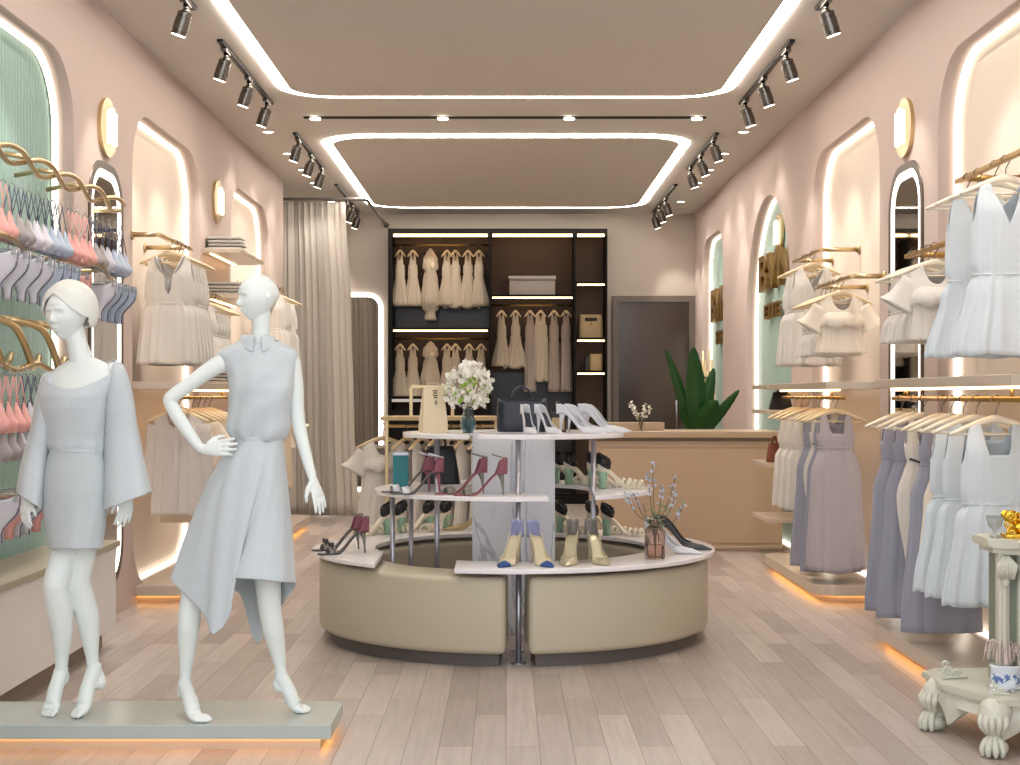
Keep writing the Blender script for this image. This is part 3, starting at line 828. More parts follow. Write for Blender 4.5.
def sm(a, b, x):
    t = max(0, min(1, (x - a) / (b - a))); return t * t * (3 - 2 * t)
def strap_top(inner=.42, outer=.66, neck=.13, arm=.2, drop=.035, vee=False, soft=.1):
    """height of the garment's top edge below the hanger line, by |x|/half width"""
    def T(a, front):
        n = neck if front else neck * .55
        if a < inner:
            if vee: return drop + n * (1 - a / inner)
            return drop + n * (1 - sm(inner - .22, inner, a))
        if a < outer: return drop + .02 * (a - inner)
        return drop + .02 + (arm - drop) * sm(outer, outer + soft + .12, a)
    return T
def shoulder_top(neckw=.3, neck=.08, slope=.06, drop=.0):
    def T(a, front):
        n = neck if front else neck * .3
        if a < neckw: return drop + n * math.sqrt(max(0, 1 - (a / neckw) ** 2)) + .008
        return drop + slope * (a - neckw) / (1 - neckw)
    return T
def cloth(T, wtab, dtab, hem, nf=9, famp=.02, seam=None, rows=30, cols=112, seed=0, hemw=0.0, pinch=.3, lean=0.0, hemfn=None, top_ry=.012):
    """closed tube of cloth hanging from z=0; wtab/dtab: half width / half depth by distance down"""
    rnd = random.Random(seed); ph = [rnd.uniform(0, 6.28) for _ in range(6)]
    bm = NB(); grid = []
    for j in range(rows + 1):
        v = j / rows; ring = []
        for i in range(cols):
            th = 2 * PI * i / cols; c_, s_ = math.cos(th), math.sin(th)
            a = min(1, abs(c_) ** .82); front = s_ < 0
            top = T(a, front)
            hm = hem + hemw * math.sin(th * nf + ph[0]) + (hemfn(th) if hemfn else 0)
            d = top + (hm - top) * v ** 1.1
            wd = interp(wtab, d); dd = interp(dtab, d)
            dd = top_ry + (dd - top_ry) * sm(0.0, .16, d - .02)
            f = sm(.05, 1, max(0, (d - (seam or .1)) / max(.05, hem - (seam or .1)))) if d > (seam or .1) else 0
            fold = math.sin(th * nf + ph[1] + 1.2 * math.sin(th * 2 + ph[2])) + .45 * math.sin(th * nf * 2.3 + ph[3])
            amp = famp * (f * .85 + (.25 if seam and d > seam else .0)) + famp * .14
            if seam: # gather just round the seam
                amp += 0
                wd -= .012 * math.exp(-((d - seam) / .018) ** 2); dd -= .006 * math.exp(-((d - seam) / .018) ** 2)
            x = math.copysign(a, c_) * wd * (1 + pinch * amp * fold) + lean * d
            y = s_ * dd + math.copysign(amp * fold, s_) * (abs(s_) ** .5) + .3 * amp * fold * c_
            x += math.copysign(.5 * amp * fold, c_) * abs(c_)
            ring.append(Vector((x, y, -d)))
        grid.append(ring)
    loft(bm, grid, cap=False)
    return bm
def sleeve(side, sh, end, r0, r1, flare=0, n=18, ruffle=0):
    bm = NB(); s = Vector(sh); e = Vector(end); rings = []
    for j in range(9):
        t = j / 8; c = s.lerp(e, t); c.z -= .02 * math.sin(PI * t); rr = r0 + (r1 - r0) * t + flare * t * t
        ring = []
        d = (e - s).normalized(); u = Vector((0, 1, 0)); v = d.cross(u)
        for k in range(n):
            a = 2 * PI * k / n; f = 1 + ruffle * t * math.sin(a * 5)
            ring.append(c + u * (rr * .42 * math.sin(a) * f) + v * (rr * math.cos(a) * f))
        rings.append(ring)
    return loft(bm, rings, cap=False)
SOL = (('SOLIDIFY', dict(thickness=.003, offset=0)),)
def garment(kind, m, cat, name, build):
    r = thing(name, '', cat); build(r, m); return r
HL = -.085   # hanger line below rail
def g_strap_dress(r, m, hem=.86, seam=.47, wt=.15, wh=.27, vee=True, neck=.2, trim=None, dark=None, arm=.2):
    wtab = [(0, wt), (.12, wt + .005), (seam - .05, wt + .012), (seam, wt), (seam + .08, wt + .03), (hem, wh)]
    dtab = [(0, .03), (.15, .06), (seam, .05), (seam + .1, .06), (hem, .072)]
    bm = cloth(strap_top(.50, .80, neck, arm, .03, vee), wtab, dtab, hem, 7, .019, seam, hemw=.004)
    shift(bm, (0, 0, HL)); obj('dress_body', bm, m, r, True, SOL)
    bm = NB(); n = 40
    pts = [Vector(((wt + .001) * math.cos(2 * PI * k / n), .052 * math.sin(2 * PI * k / n), HL - seam)) for k in range(n)]
    tube(bm, pts, .005, 6, closed=True); obj('waist_seam', bm, m, r, True)
    if trim:
        bm = NB(); y = -.056
        for s in (-1, 1): tube(bm, catmull([(s * .105, -.014, HL - .03), (s * .075, -.045, HL - .1), (s * .025, y, HL - .19), (s * .012, y, HL - .27)], 5), .006, 6)
        tube(bm, [(0, y, HL - .2), (0, y, HL - .29)], .009, 6)
        obj('neck_binding', bm, trim, r, True)
        if dark:
            bm = NB(); bx(bm, -.035, .035, -.11, -.1, 0, .02); bm.free()
def g_long(r, m, hem=1.0, wt=.13, wh=.2, straps=True, scallop=.0, belt=False, low=None, waist=.26):
    wtab = [(0, wt), (.1, wt), (waist, wt - .012), (waist + .18, wt + .035), (hem, wh)]
    dtab = [(0, .03), (.15, .06), (waist, .055), (.5, .065), (hem, .075)]
    hf = (lambda th: -.03 * abs(math.cos(th))) if scallop else None
    bm = cloth(strap_top(.5, .72, .13, .14, .03, False), wtab, dtab, hem, 5, .011, waist, hemfn=hf)
    shift(bm, (0, 0, HL)); obj('dress_body', bm, m, r, True, SOL)
    if belt:
        bm = NB(); tube(bm, [(-.09, -.065, HL - waist + .02), (0, -.078, HL - waist - .01), (.085, -.066, HL - waist - .05)], .006, 6); obj('belt', bm, 'belt', r, True)
    else:
        bm = NB(); n = 40
        for z in (.0, .035):
            tube(bm, [Vector(((wt - .008) * math.cos(2 * PI * k / n), .058 * math.sin(2 * PI * k / n), HL - waist - z)) for k in range(n)], .004, 6, closed=True)
        obj('waistband', bm, m, r, True)
def g_blouse(r, m, hem=.55, sleeves='short', wt=.17, wh=.19, ruffle=True):
    wtab = [(0, wt), (.1, wt - .005), (.3, wt - .012), (hem, wh)]
    dtab = [(0, .03), (.12, .06), (.3, .055), (hem, .065)]
    bm = cloth(shoulder_top(.42, .1, .05, .02), wtab, dtab, hem, 6, .013, None)
    shift(bm, (0, 0, HL)); obj('blouse_body', bm, m, r, True, SOL)
    for s in (-1, 1):
        if sleeves == 'short': bm = sleeve(s, (s * (wt - .025), 0, HL - .1), (s * (wt + .06), -.01, HL - .25), .06, .085, .02, ruffle=.12)
        elif sleeves == 'long': bm = sleeve(s, (s * (wt - .02), 0, HL - .1), (s * (wt + .035), -.01, HL - .58), .06, .04, .0)
        else: continue
        obj('sleeve', bm, m, r, True, SOL)
    if ruffle:
        bm = NB(); n = 48; a = []
        for z, o in ((0, .0), (-.05, .028), (-.1, .04)):
            a.append([Vector(((wt - .02 + o * .6) * math.cos(2 * PI * k / n), (.062 + o) * math.sin(2 * PI * k / n) * (1 + .1 * math.sin(k * 1.9) * (-z * 10)), HL - .14 + z + .012 * math.sin(k * .9) * (-z * 10))) for k in range(n)])
        loft(bm, a, cap=False); obj('chest_ruffle', bm, m, r, True, SOL)
def g_shirt(r, m):
    g_blouse(r, m, hem=.72, sleeves='long', wt=.18, wh=.19, ruffle=False)
    bm = NB(); bx(bm, -.014, .014, -.078, -.07, HL - .7, HL - .12, .002); obj('button_placket', bm, m, r)
    for s in (-1, 1):
        bm = NB(); tube(bm, catmull([(0, .03, HL + .005), (s * .055, .01, HL), (s * .06, -.035, HL - .03), (s * .012, -.06, HL - .09)], 5), [(.003, .018)] * 16, 8, ref=(0, 1, 0)); obj('collar', bm, m, r, True)
def g_slip(r, m, hem=1.0, wt=.06, wb=.12, wave=0, seam=None):
    """dress seen edge-on: narrow across, deep along the rail"""
    wtab = [(0, wt), (.1, wt + .01), (.35, wt + .02), (hem, wb)]
    dtab = [(0, .02), (.15, .05), (.4, .06), (hem, .09)]
    bm = cloth(strap_top(.35, .6, .12, .16, .0, False), wtab, dtab, hem, 6, .014, seam or .38, hemw=wave, cols=72, rows=20)
    shift(bm, (0, 0, HL)); obj('dress_body', bm, m, r, True, SOL)
KIND = {
    'empire_blue': ('dress', lambda r: g_strap_dress(r, 'dress_blue', .84, .46, .15, .25)),
    'empire_white': ('dress', lambda r: g_strap_dress(r, 'dress_white', .78, .36, .155, .205, True, .2)),
    'racer_white': ('dress', lambda r: g_strap_dress(r, 'dress_white', .78, .36, .165, .215, True, .22, 'trim_grey')),
    'short_blue': ('dress', lambda r: g_strap_dress(r, 'dress_blue', .87, .4, .15, .23, False, .14)),
    'short_white': ('dress', lambda r: g_strap_dress(r, 'dress_white', .76, .3, .12, .16, False, .12)),
    'long_lav': ('dress', lambda r: g_long(r, 'dress_lav', 1.13, .125, .205)),
    'long_rosy': ('dress', lambda r: g_long(r, 'dress_lav2', 1.12, .135, .2, scallop=1)),
    'long_white': ('dress', lambda r: g_long(r, 'dress_white', .98, .11, .07, belt=True)),
    'mid_cream': ('dress', lambda r: g_long(r, 'dress_cream', .79, .1, .16)),
    'blouse': ('blouse', lambda r: g_blouse(r, 'dress_cream', .42, 'short', .16, .17)),
    'blouse_grey': ('blouse', lambda r: g_blouse(r, 'dress_grey', .43, 'short', .15, .15)),
    'top_grey': ('top', lambda r: g_strap_dress(r, 'dress_grey', .43, .26, .13, .17, False, .12, arm=.16)),
    'rack_blouse': ('blouse', lambda r: g_blouse(r, 'dress_white', .95, 'short', .17, .24)),
    'rack_plain': ('blouse', lambda r: g_blouse(r, 'dress_white', .95, 'none', .16, .22, False)),
    'shirt': ('shirt', lambda r: g_shirt(r, 'sheer')),
    'skirt_cream': ('blouse', lambda r: g_blouse(r, 'dress_dkcream', .8, 'none', .17, .18, False)),
}
NAMES = {'dress': 'hanging_dress', 'blouse': 'hanging_blouse', 'top': 'hanging_camisole', 'shirt': 'hanging_shirt', 'skirt': 'hanging_skirt'}
def mk_garment(k):
    cat, f = KIND[k]; r = thing(NAMES[cat], '', cat); f(r); return r
def hang(k, x, y, z, glabel, hlabel, hk='wood', ggroup=None, hgroup=None, rz=0, scale=None, bar=True):
    if k: place('g_' + k, lambda: mk_garment(k), (x, y, z), rz, glabel, ggroup, scale)
    place('h_' + hk + ('b' if bar else ''), lambda: mk_hanger(.21, {'wood': 'wood', 'ivory': 'whanger'}[hk], bar), (x, y, z), rz, hlabel, hgroup)
DESC = {None: 'x', 'empire_blue': 'powder-blue wide-strap gathered dress', 'empire_white': 'off-white V-neck gathered dress', 'racer_white': 'off-white dress with grey-bound racer neckline',
        'short_blue': 'pale blue strap dress with full skirt', 'short_white': 'narrow off-white strap dress', 'long_lav': 'long lavender-grey strap dress', 'long_rosy': 'long rosy-grey dress with curved hem',
        'long_white': 'long slim off-white black-belted dress', 'mid_cream': 'plain cream knee-length dress', 'blouse': 'cream short-sleeved ruffled blouse', 'blouse_grey': 'pale grey ruffled blouse',
        'top_grey': 'pale grey strap top', 'rack_blouse': 'long cream blouse with flared sleeves', 'shirt': 'sheer blush long-sleeved shirt', 'skirt_cream': 'oatmeal sleeveless long top'}
def row(items, x, z, where, hk, group, sg=1):
    n = len(items)
    for i, (k, y) in enumerate(items):
        pos = 'frontmost' if i == 0 else ('rearmost' if i == n - 1 else ORD[i] + ' from the front')
        hang(k, sg * x, y, z, '%s, %s on %s' % (DESC.get(k), pos, where), '%s hanger, %s on %s' % ({'wood': 'pale wooden', 'ivory': 'ivory'}[hk], pos, where), hk, 'clothes on the ' + group, 'hangers on the ' + group, rz=random.uniform(-.04, .04), scale=(1, 1 if i == 0 else .6, 1))
row([('empire_blue', 6.82), (None, 6.97), ('empire_blue', 7.22), (None, 7.38)], 2.35, 2.53, 'high right front rail', 'ivory', 'right front upper rail')
row([('blouse_grey', 7.88), ('top_grey', 8.0), ('top_grey', 8.16), ('top_grey', 8.32)], 2.33, 2.23, 'lower right front rail', 'ivory', 'right front lower rail')
row([('short_blue', 6.72), ('short_blue', 7.0), ('short_blue', 7.2), ('mid_cream', 7.4), ('long_lav', 7.56), ('long_white', 7.88), ('long_lav', 8.06), ('long_lav', 8.32)], 2.27, 1.4, 'right front rod', 'ivory', 'rod under the right front shelf')
row([('empire_white', 11.15), ('empire_white', 11.32), ('empire_white', 11.48)], 2.36, 2.51, 'high right middle rail', 'wood', 'right middle upper rail')
row([('blouse', 9.95), ('top_grey', 10.12), ('top_grey', 10.28), ('top_grey', 10.44), ('top_grey', 10.58)], 2.30, 2.21, 'lower right middle rail', 'wood', 'right middle lower rail')
row([('long_rosy', 9.98), ('long_lav', 10.14), ('long_white', 10.34), ('long_lav', 10.52), ('short_white', 10.9), ('short_white', 11.15), ('short_white', 11.4)], 2.27, 1.4, 'right middle rod', 'wood', 'rod under the right middle shelf')
row([('racer_white', 10.1), ('empire_white', 10.25), ('empire_white', 10.38), ('empire_white', 10.5), ('empire_white', 10.62)], 2.34, 2.5, 'high left middle rail', 'wood', 'left middle upper rail', -1)
row([('top_grey', 11.1), ('top_grey', 11.22), ('top_grey', 11.34), ('top_grey', 11.46), ('top_grey', 11.6)], 2.34, 2.22, 'lower left middle rail', 'wood', 'left middle lower rail', -1)
row([('shirt', 10.05), ('skirt_cream', 10.3), ('blouse', 10.5), ('short_white', 10.7), ('skirt_cream', 10.9), ('blouse', 11.1)], 2.27, 1.4, 'left middle rod', 'wood', 'rod under the left middle shelf', -1)
row([('empire_white', 14.45), ('empire_white', 14.6), ('empire_white', 14.75), ('top_grey', 14.9), ('empire_white', 15.1)], 2.34, 2.52, 'left rear rail', 'wood', 'left rear rail', -1)
row([('skirt_cream', 13.7), ('short_white', 13.95), ('skirt_cream', 14.2), ('blouse', 14.45)], 2.27, 1.4, 'left rear rod', 'wood', 'rod under the left rear shelf', -1)

# wardrobe clothes, edge-on
def mk_ward(kind):
    cat = 'dress'; r = thing('hanging_dress', '', cat)
    if kind == 'short': g_slip(r, 'ward_cream', .72, .045, .13, seam=.34)
    if kind == 'flare': g_slip(r, 'ward_cream', .74, .045, .16, wave=.015, seam=.3)
    if kind == 'long': g_slip(r, 'ward_taupe', 1.06, .045, .07)
    if kind == 'cream_long': g_slip(r, 'ward_cream', .92, .075, .095, wave=.015, seam=.3)
    if kind == 'hood':
        wtab = [(0, .01), (.05, .05), (.14, .095), (.26, .105), (.3, .075), (.42, .095), (.68, .125), (.8, .1), (.84, .055), (.95, .07)]
        bm = cloth(lambda a, f: 0, wtab, [(0, .015), (.2, .08), (.4, .07), (.7, .1), (.85, .05), (.95, .06)], .95, 7, .012, .3, cols=72, rows=34)
        shift(bm, (0, 0, HL + .04)); obj('hooded_body', bm, 'ward_cream', r, True, SOL)
        bm = NB(); ball_closed(bm, (.02, -.08, HL - .19), .04, sc_=(.8, .35, 1)); obj('hood_opening', bm, 'dress_dkcream', r, True)
    return r
wl = {'short': 'cream pleated dress', 'flare': 'cream wavy-hemmed dress', 'long': 'long taupe slip dress', 'cream_long': 'long beige dress', 'hood': 'cream hooded dress'}
wn = ['first', 'second', 'third', 'fourth', 'fifth', 'sixth', 'seventh']
for rowname, py, items in (('upper left wardrobe bay', 243, [('short', 400), ('short', 413), ('hood', 430.5), ('short', 447), ('flare', 455.5), ('flare', 468), ('short', 479)]),
                           ('lower left wardrobe bay', 338, [('short', 400), ('short', 413), ('hood', 430.5), ('short', 447), ('flare', 455.5), ('flare', 469), ('short', 481)]),
                           ('right wardrobe bay', 304, [('short', 501.5), ('flare', 515.5), ('long', 530), ('cream_long', 540.5), ('long', 554), ('long', 566)])):
    for i, (k, px) in enumerate(items):
        y = WY + .26 + .03 * (i % 2)
        place('w_' + k, lambda: mk_ward(k), (X(px, y), WY + .26, Z(py, WY)), .1 * (i % 3 - 1), '%s, %s from left in the %s' % (wl[k], wn[i], rowname), 'dresses in the ' + rowname, scale=(1, .8, (.74 if k == 'hood' else .94)) if py == 338 else (1, .8, 1))
        place('h_small', lambda: mk_hanger(.07, 'wood', False, .075), (X(px, y), WY + .26, Z(py, WY)), 0, 'small wooden hanger, %s from the left in the %s' % (wn[i], rowname), 'hangers in the ' + rowname)

# ---------------------------------------------------------------- curtain and fitting mirror
CY = 16.8
bm = NB(); rings = []
xl = -2.62
for j in range(25):
    t = j / 24; z = 3.66 - 3.64 * t
    xr = X(interp([(0, 343), (.35, 349), (.7, 352), (1, 356)], t), CY)
    ring = []
    N = 260
    for i in range(N + 1):
        u = i / N; x = xl + (xr - xl) * u
        w = math.sin(u * 2 * PI * 10 + 1.3 * math.sin(u * 13)) + .3 * math.sin(u * 2 * PI * 19 + 1)
        amp = .024 + .010 * t + .006 * math.sin(u * 9 + t * 2)
        ring.append(Vector((x + .02 * math.cos(u * 2 * PI * 11), CY + .04 + amp * w, z)))
    rings.append(ring)
loft(bm, rings, closed=False)
t = obj('curtain', bm, 'curtain', None, True, (('SOLIDIFY', dict(thickness=.004, offset=0)),)); tag(t, 'long sand-coloured pleated curtain hanging beside the left wall', 'curtain')
root = thing('curtain_rail', 'thin grey curtain rail running out from the left wall and back to the rear wall', 'curtain rail', (-2.1, CY, 3.69))
pts = [(-2.5 + 2.1, 0, 0), (-1.95 + 2.1, 0, 0)] + [(-1.78 + 2.1 + .16 * math.sin(a * PI / 16), .16 - .16 * math.cos(a * PI / 16), 0) for a in range(9)] + [(-1.6 + 2.1, YR - CY - .02, 0)]
bm = NB(); tube(bm, [(-.5, 0, 0)] + pts, .018, 8); obj('rail', bm, 'plinth', root, True)
bm = NB(); cyl(bm, (.5, YR - CY - .02, 0), (.5, YR - CY - .001, 0), .035); obj('wall_bracket', bm, 'plinth', root, True)
mx0, mx1, mz0, mz1 = X(322, YR), X(383, YR), Z(491, YR), Z(293, YR)
root = thing('fitting_mirror', 'tall rounded mirror with a white light rim on the rear wall beside the curtain', 'mirror', ((mx0 + mx1) / 2, YR, mz0))
o = rrect(mx0 - root.location.x, mx1 - root.location.x, 0, mz1 - mz0, .2)
obj('light_frame', plate(o, [inset(o, .055)], .03, lambda u, v, w: (u, -.031 + w, v)), 'led_white', root)
obj('mirror_glass', plate(inset(o, .055), [], .015, lambda u, v, w: (u, -.02 + w, v)), 'mirror', root)
# ================================================================ CENTRE ISLAND
IX, IY = .045, 8.66
def sector(bm, r0, r1, outer, inner, z0, z1, bev=0, n=56, seg=2):
    pts = []
    for k in range(n + 1):
        a = math.radians(outer[0] + (outer[1] - outer[0]) * k / n); pts.append((r1 * math.cos(a), r1 * math.sin(a)))
    for k in range(n + 1):
        a = math.radians(inner[1] + (inner[0] - inner[1]) * k / n); pts.append((r0 * math.cos(a), r0 * math.sin(a)))
    m = len(pts); lo = [bm.verts.new((x, y, z0)) for x, y in pts]; hi = [bm.verts.new((x, y, z1)) for x, y in pts]
    for i in range(n):
        j = m - 1 - i
        bm.faces.new((hi[i], hi[i + 1], hi[j - 1], hi[j])); bm.faces.new((lo[i + 1], lo[i], lo[j], lo[j - 1]))
    for i in range(m): bm.faces.new((lo[i], lo[(i + 1) % m], hi[(i + 1) % m], hi[i]))
    if bev:
        bmesh.ops.recalc_face_normals(bm, faces=bm.faces[:])
        es = [e for e in bm.edges if len(e.link_faces) == 2 and e.link_faces[0].normal.angle(e.link_faces[1].normal) > .6]
        bmesh.ops.bevel(bm, geom=es, offset=bev, segments=4, affect='EDGES', profile=.5)
    return bm
for nm, a, b, lab in (('l', -266.5, -92.4, 'left half of the round olive-beige leather bench ring'), ('r', -86.2, 86.5, 'right half of the round olive-beige leather bench ring')):
    root = thing('curved_bench', lab, 'bench', (IX, IY, 0))
    bm = NB(); sector(bm, .80, 1.15, (a, b), (a, b), .07, .472, .032); obj('upholstered_body', bm, 'leather', root, 'auto')
    bm = NB(); sector(bm, .86, 1.085, (a + 2, b - 2), (a + 2, b - 2), 0, .07); obj('plinth', bm, 'plinth', root)
root = thing('tiered_shoe_stand', 'three-tier white marble shoe display with steel posts in the middle of the shop', 'display stand', (IX, IY, 0))
bm = NB(); sector(bm, .82, 1.19, (-105.3, 231.2), (-112.6, 204.7), .495, .52, .004); obj('lower_shelf', bm, 'white_gloss', root, 'auto')
bm = NB(); sector(bm, .45, .83, (-57.6, 282.9), (-8.6, 294.3), .842, .867, .004); obj('middle_shelf', bm, 'white_gloss', root, 'auto')
bm = NB(); sector(bm, .26, .66, (-107.8, 247.6), (-140, 196), 1.172, 1.2, .004); obj('upper_shelf', bm, 'white_gloss', root, 'auto')
bm = NB(); bx(bm, -.245, .245, -.07, .07, 0, 1.198, .003); obj('marble_column', bm, 'marble', root)
for (x, y, z0, z1) in ((-.70, -.29, .47 * 0, .842), (-.44, -.37, 0, 1.172), (.022, -1.0, 0, .495), (.022, -.62, .52 * 0 + .0, 1.172), (.455, -.36, 0, 1.172), (-.62, .12, 0, .842), (.5, .42, 0, 1.172)):
    if y == -.62: z0 = 0
    bm = NB(); cyl(bm, (x, y, z0), (x, y, z1), .0145, n=16)
    if z0 == 0: cyl(bm, (x, y, 0), (x, y, .008), .04, n=20)
    obj('post', bm, 'steel', root, True)

# ---------------------------------------------------------------- shoes (toe towards +x, origin under the heel)
SL = .285
def shoe_z(t, h): return h * (1 - sm(.14, .62, t)) + .003
def shoe_w(t): return interp([(0, .017), (.1, .023), (.4, .021), (.64, .034), (.82, .021), (1, .002)], t)
def strip(bm, t0, t1, h, off=.0, th=.005, k=1.0, n=24, wf=None):
    rows = []
    for i in range(n + 1):
        t = t0 + (t1 - t0) * i / n; w = (wf(t) if wf else shoe_w(t)) * k; z = shoe_z(t, h) + off
        rows.append([Vector((t * SL, -w, z)), Vector((t * SL, -w * .5, z)), Vector((t * SL, w * .5, z)), Vector((t * SL, w, z)), Vector((t * SL, w, z - th)), Vector((t * SL, -w, z - th))])
    return loft(bm, rows)
def upper(bm, t0, t1, h, hw, throat=.62, n=30, tip=.004):
    rows = []
    for i in range(n + 1):
        t = t0 + (t1 - t0) * i / n; w = shoe_w(t) * 1.03; zb = shoe_z(t, h); H_ = interp(hw, t); c = sm(throat - .05, throat + .05, t)
        if t < .03: w *= .75 + .25 * t / .03
        ring = []
        for q in range(-9, 10):
            a = abs(q) / 9; s = math.copysign(1, q)
            if a < .4: ring.append(Vector((t * SL, s * w * a / .4, zb)))
            else:
                p = (a - .4) / .6
                ring.append(Vector((t * SL, s * w * (1 - c * p ** 1.6) * (1 - .12 * (1 - c) * p), zb + H_ * p ** .75)))
        rows.append(ring)
    loft(bm, rows, closed=False)
    if t0 == 0:  # close the back of the heel counter
        pass
    return bm
SS = (('SOLIDIFY', dict(thickness=.003, offset=0)),)
def counter_back(bm, h, ch):
    rings = []
    for j in range(7):
        z = h + ch * j / 6; f = 1 - .12 * j / 6
        rings.append([Vector((.012 - .016 * math.cos(a) * f + .0 - .004 * (j / 6), .0195 * math.sin(a) * f, z)) for a in [(-PI / 2) + PI * k / 10 for k in range(11)]])
    loft(bm, rings, closed=False)
def heel(r, h, m, kind='stiletto'):
    bm = NB()
    if kind == 'stiletto': tube(bm, [(.03, 0, h), (.022, 0, h * .7), (.018, 0, h * .35), (.016, 0, 0)], [.017, .010, .006, .0045], 10)
    else:
        rings = []
        for z, x0, x1, w in ((h, .0, .06, .024), (h * .5, .008, .044, .017), (0, .004, .046, .022)):
            rings.append([Vector((x, y, z)) for x, y in ((x0, -w), (x1, -w), (x1, w), (x0, w))])
        loft(bm, rings); bmesh.ops.bevel(bm, geom=bm.edges[:], offset=.004, segments=2, affect='EDGES')
    obj('heel', bm, m, r, True)
PUMP = [(0, .052), (.1, .046), (.25, .034), (.46, .026), (.6, .033), (.8, .023), (1, .005)]
def mk_pump(col='shoe_white', ins='shoe_dark', toe=None, back=None, h=.105, heel_m=None):
    r = thing('high_heel_pump', '', 'shoe')
    tm = .74 if toe else 1
    bm = NB(); upper(bm, .0 if not back else .22, tm, h, PUMP)
    if not back: counter_back(bm, h, .052)
    obj('upper', bm, col, r, True, SS)
    if back:
        bm = NB(); upper(bm, 0, .22, h, [(0, .085), (.12, .075), (.22, .03)]); counter_back(bm, h, .085); obj('heel_counter', bm, back, r, True, SS)
    if toe: bm = NB(); upper(bm, .74, 1, h, PUMP); obj('toe_cap', bm, toe, r, True, SS)
    bm = NB(); strip(bm, .02, .97, h, .0045, .002, .9); obj('insole', bm, ins, r)
    heel(r, h, heel_m or col); return r
def band(bm, c, rx, ry, rz_tilt, a0, a1, wd, th=.003, n=20):
    rows = []
    for k in range(n + 1):
        a = math.radians(a0 + (a1 - a0) * k / n)
        x, y = rx * math.cos(a), ry * math.sin(a); z = rz_tilt * x
        o = Vector((x, y, 0)).normalized() * th
        p = Vector(c) + Vector((x, y, z))
        rows.append([p + Vector((0, 0, -wd / 2)), p + o + Vector((0, 0, -wd / 2)), p + o + Vector((0, 0, wd / 2)), p + Vector((0, 0, wd / 2))])
    loft(bm, rows)
def mk_sandal(strap='shoe_white', cup='burgundy', sole='shoe_dark', heel_m='burgundy', h=.11, bow=None):
    r = thing('strappy_sandal', '', 'shoe')
    bm = NB(); strip(bm, 0, .98, h, .004, .007, .95, wf=lambda t: shoe_w(t) if t < .8 else interp([(.8, .036), (.93, .034), (1, .014)], t)); obj('sole', bm, sole, r)
    bm = NB(); upper(bm, 0, .2, h, [(0, .085), (.1, .07), (.2, .01)], throat=9); counter_back(bm, h, .085); obj('heel_cup', bm, cup, r, True, SS)
    heel(r, h, heel_m)
    bm = NB(); band(bm, (.036, 0, h + .09), .041, .03, .3, 0, 360, .006, .002); obj('ankle_strap', bm, strap, r, True)
    bm = NB(); rings = []
    for k in range(15):   # toe strap arching over the foot
        a = PI * k / 14; y = -.039 * math.cos(a); z = .006 + .034 * math.sin(a)
        rings.append([Vector((SL * .66, y, z)), Vector((SL * .66, y, z + .003)), Vector((SL * .79, y * .93, z * .86 + .003)), Vector((SL * .79, y * .93, z * .86))])
    loft(bm, rings); obj('toe_strap', bm, strap, r, True)
    if bow:
        bm = NB()
        for s in (-1, 1): tube(bm, [(SL * .72, 0, .042), (SL * .74, s * .02, .056), (SL * .73, s * .045, .05)], [(.004, .006), (.013, .004), (.016, .003)], 8)
        obj('bow', bm, bow, r, True)
    return r
def mk_ruffle(front='shoe_cream'):
    r = thing('ruffled_sandal', '', 'shoe'); h = .1
    bm = NB(); strip(bm, 0, .98, h, .01, .02, 1.0); obj('platform_sole', bm, front, r)
    heel(r, h, 'shoe_green', 'block')
    bm = NB(); upper(bm, 0, .16, h, [(0, .06), (.1, .05), (.16, .03)], throat=9); counter_back(bm, h, .06); obj('heel_cup', bm, front, r, True, SS)
    bm = NB(); n = 60; rings = []
    for j in range(7):
        zz_ = h + .025 + .06 * j / 6
        rings.append([Vector(((.031 + .008 * math.sin(PI * j / 6) + .0055 * math.sin(k * .9 + j * 1.7)) * math.cos(2 * PI * k / n) + .03, (.029 + .008 * math.sin(PI * j / 6) + .0055 * math.sin(k * .9 + j * 1.7)) * math.sin(2 * PI * k / n), zz_ - .5 * (.034 * math.cos(2 * PI * k / n)))) for k in range(n)])
    loft(bm, rings, cap=False); obj('ruffled_ankle_band', bm, 'shoe_black', r, True, SOL)
    bm = NB()
    for t in (.6, .72, .84):
        for k in range(9):
            a = PI * k / 8; ball_closed(bm, (SL * t + .004 * (k % 2), -.036 * math.cos(a), .012 + .032 * math.sin(a)), .011, 8, 6)
    obj('toe_ruffles', bm, front, r, True)
    return r
def shoe(kind, px, py, z, rz, label, sc_=1.0, group=None):
    mk = {'white': lambda: mk_pump('shoe_white', 'shoe_dark'), 'char': lambda: mk_pump('shoe_char', 'shoe_dark'),
          'blue': lambda: mk_pump('shoe_beige', 'shoe_beige', 'shoe_blue', 'shoe_lilac', .13), 'gold': lambda: mk_pump('shoe_gold', 'shoe_gold', None, 'shoe_grey', .13),
          'burg': lambda: mk_sandal(), 'grey': lambda: mk_sandal('shoe_grey', 'burgundy', 'burgundy', 'shoe_grey'), 'greybow': lambda: mk_sandal('shoe_grey', 'burgundy', 'shoe_dark', 'shoe_grey', .11, 'shoe_dark'),
          'ruffle': lambda: mk_ruffle(), 'beige': lambda: mk_pump('tan_leather', 'shoe_beige', None, None, .07)}[kind]
    # px, py: where the sole meets the shelf directly under the middle of the shoe
    s = (py - 395.0) / (1.42 - z); Y = F / s; x = (px - 506.0) / s
    c = Vector((math.cos(rz), math.sin(rz), 0)) * (SL * .5 * (sc_[0] if isinstance(sc_, tuple) else sc_))
    sc_ = tuple(q * 1.06 for q in sc_) if isinstance(sc_, tuple) else sc_ * 1.06; place('s_' + kind, mk, (x - c.x, Y - c.y, z + .0005), rz, label, group, sc_)
R_ = math.radians
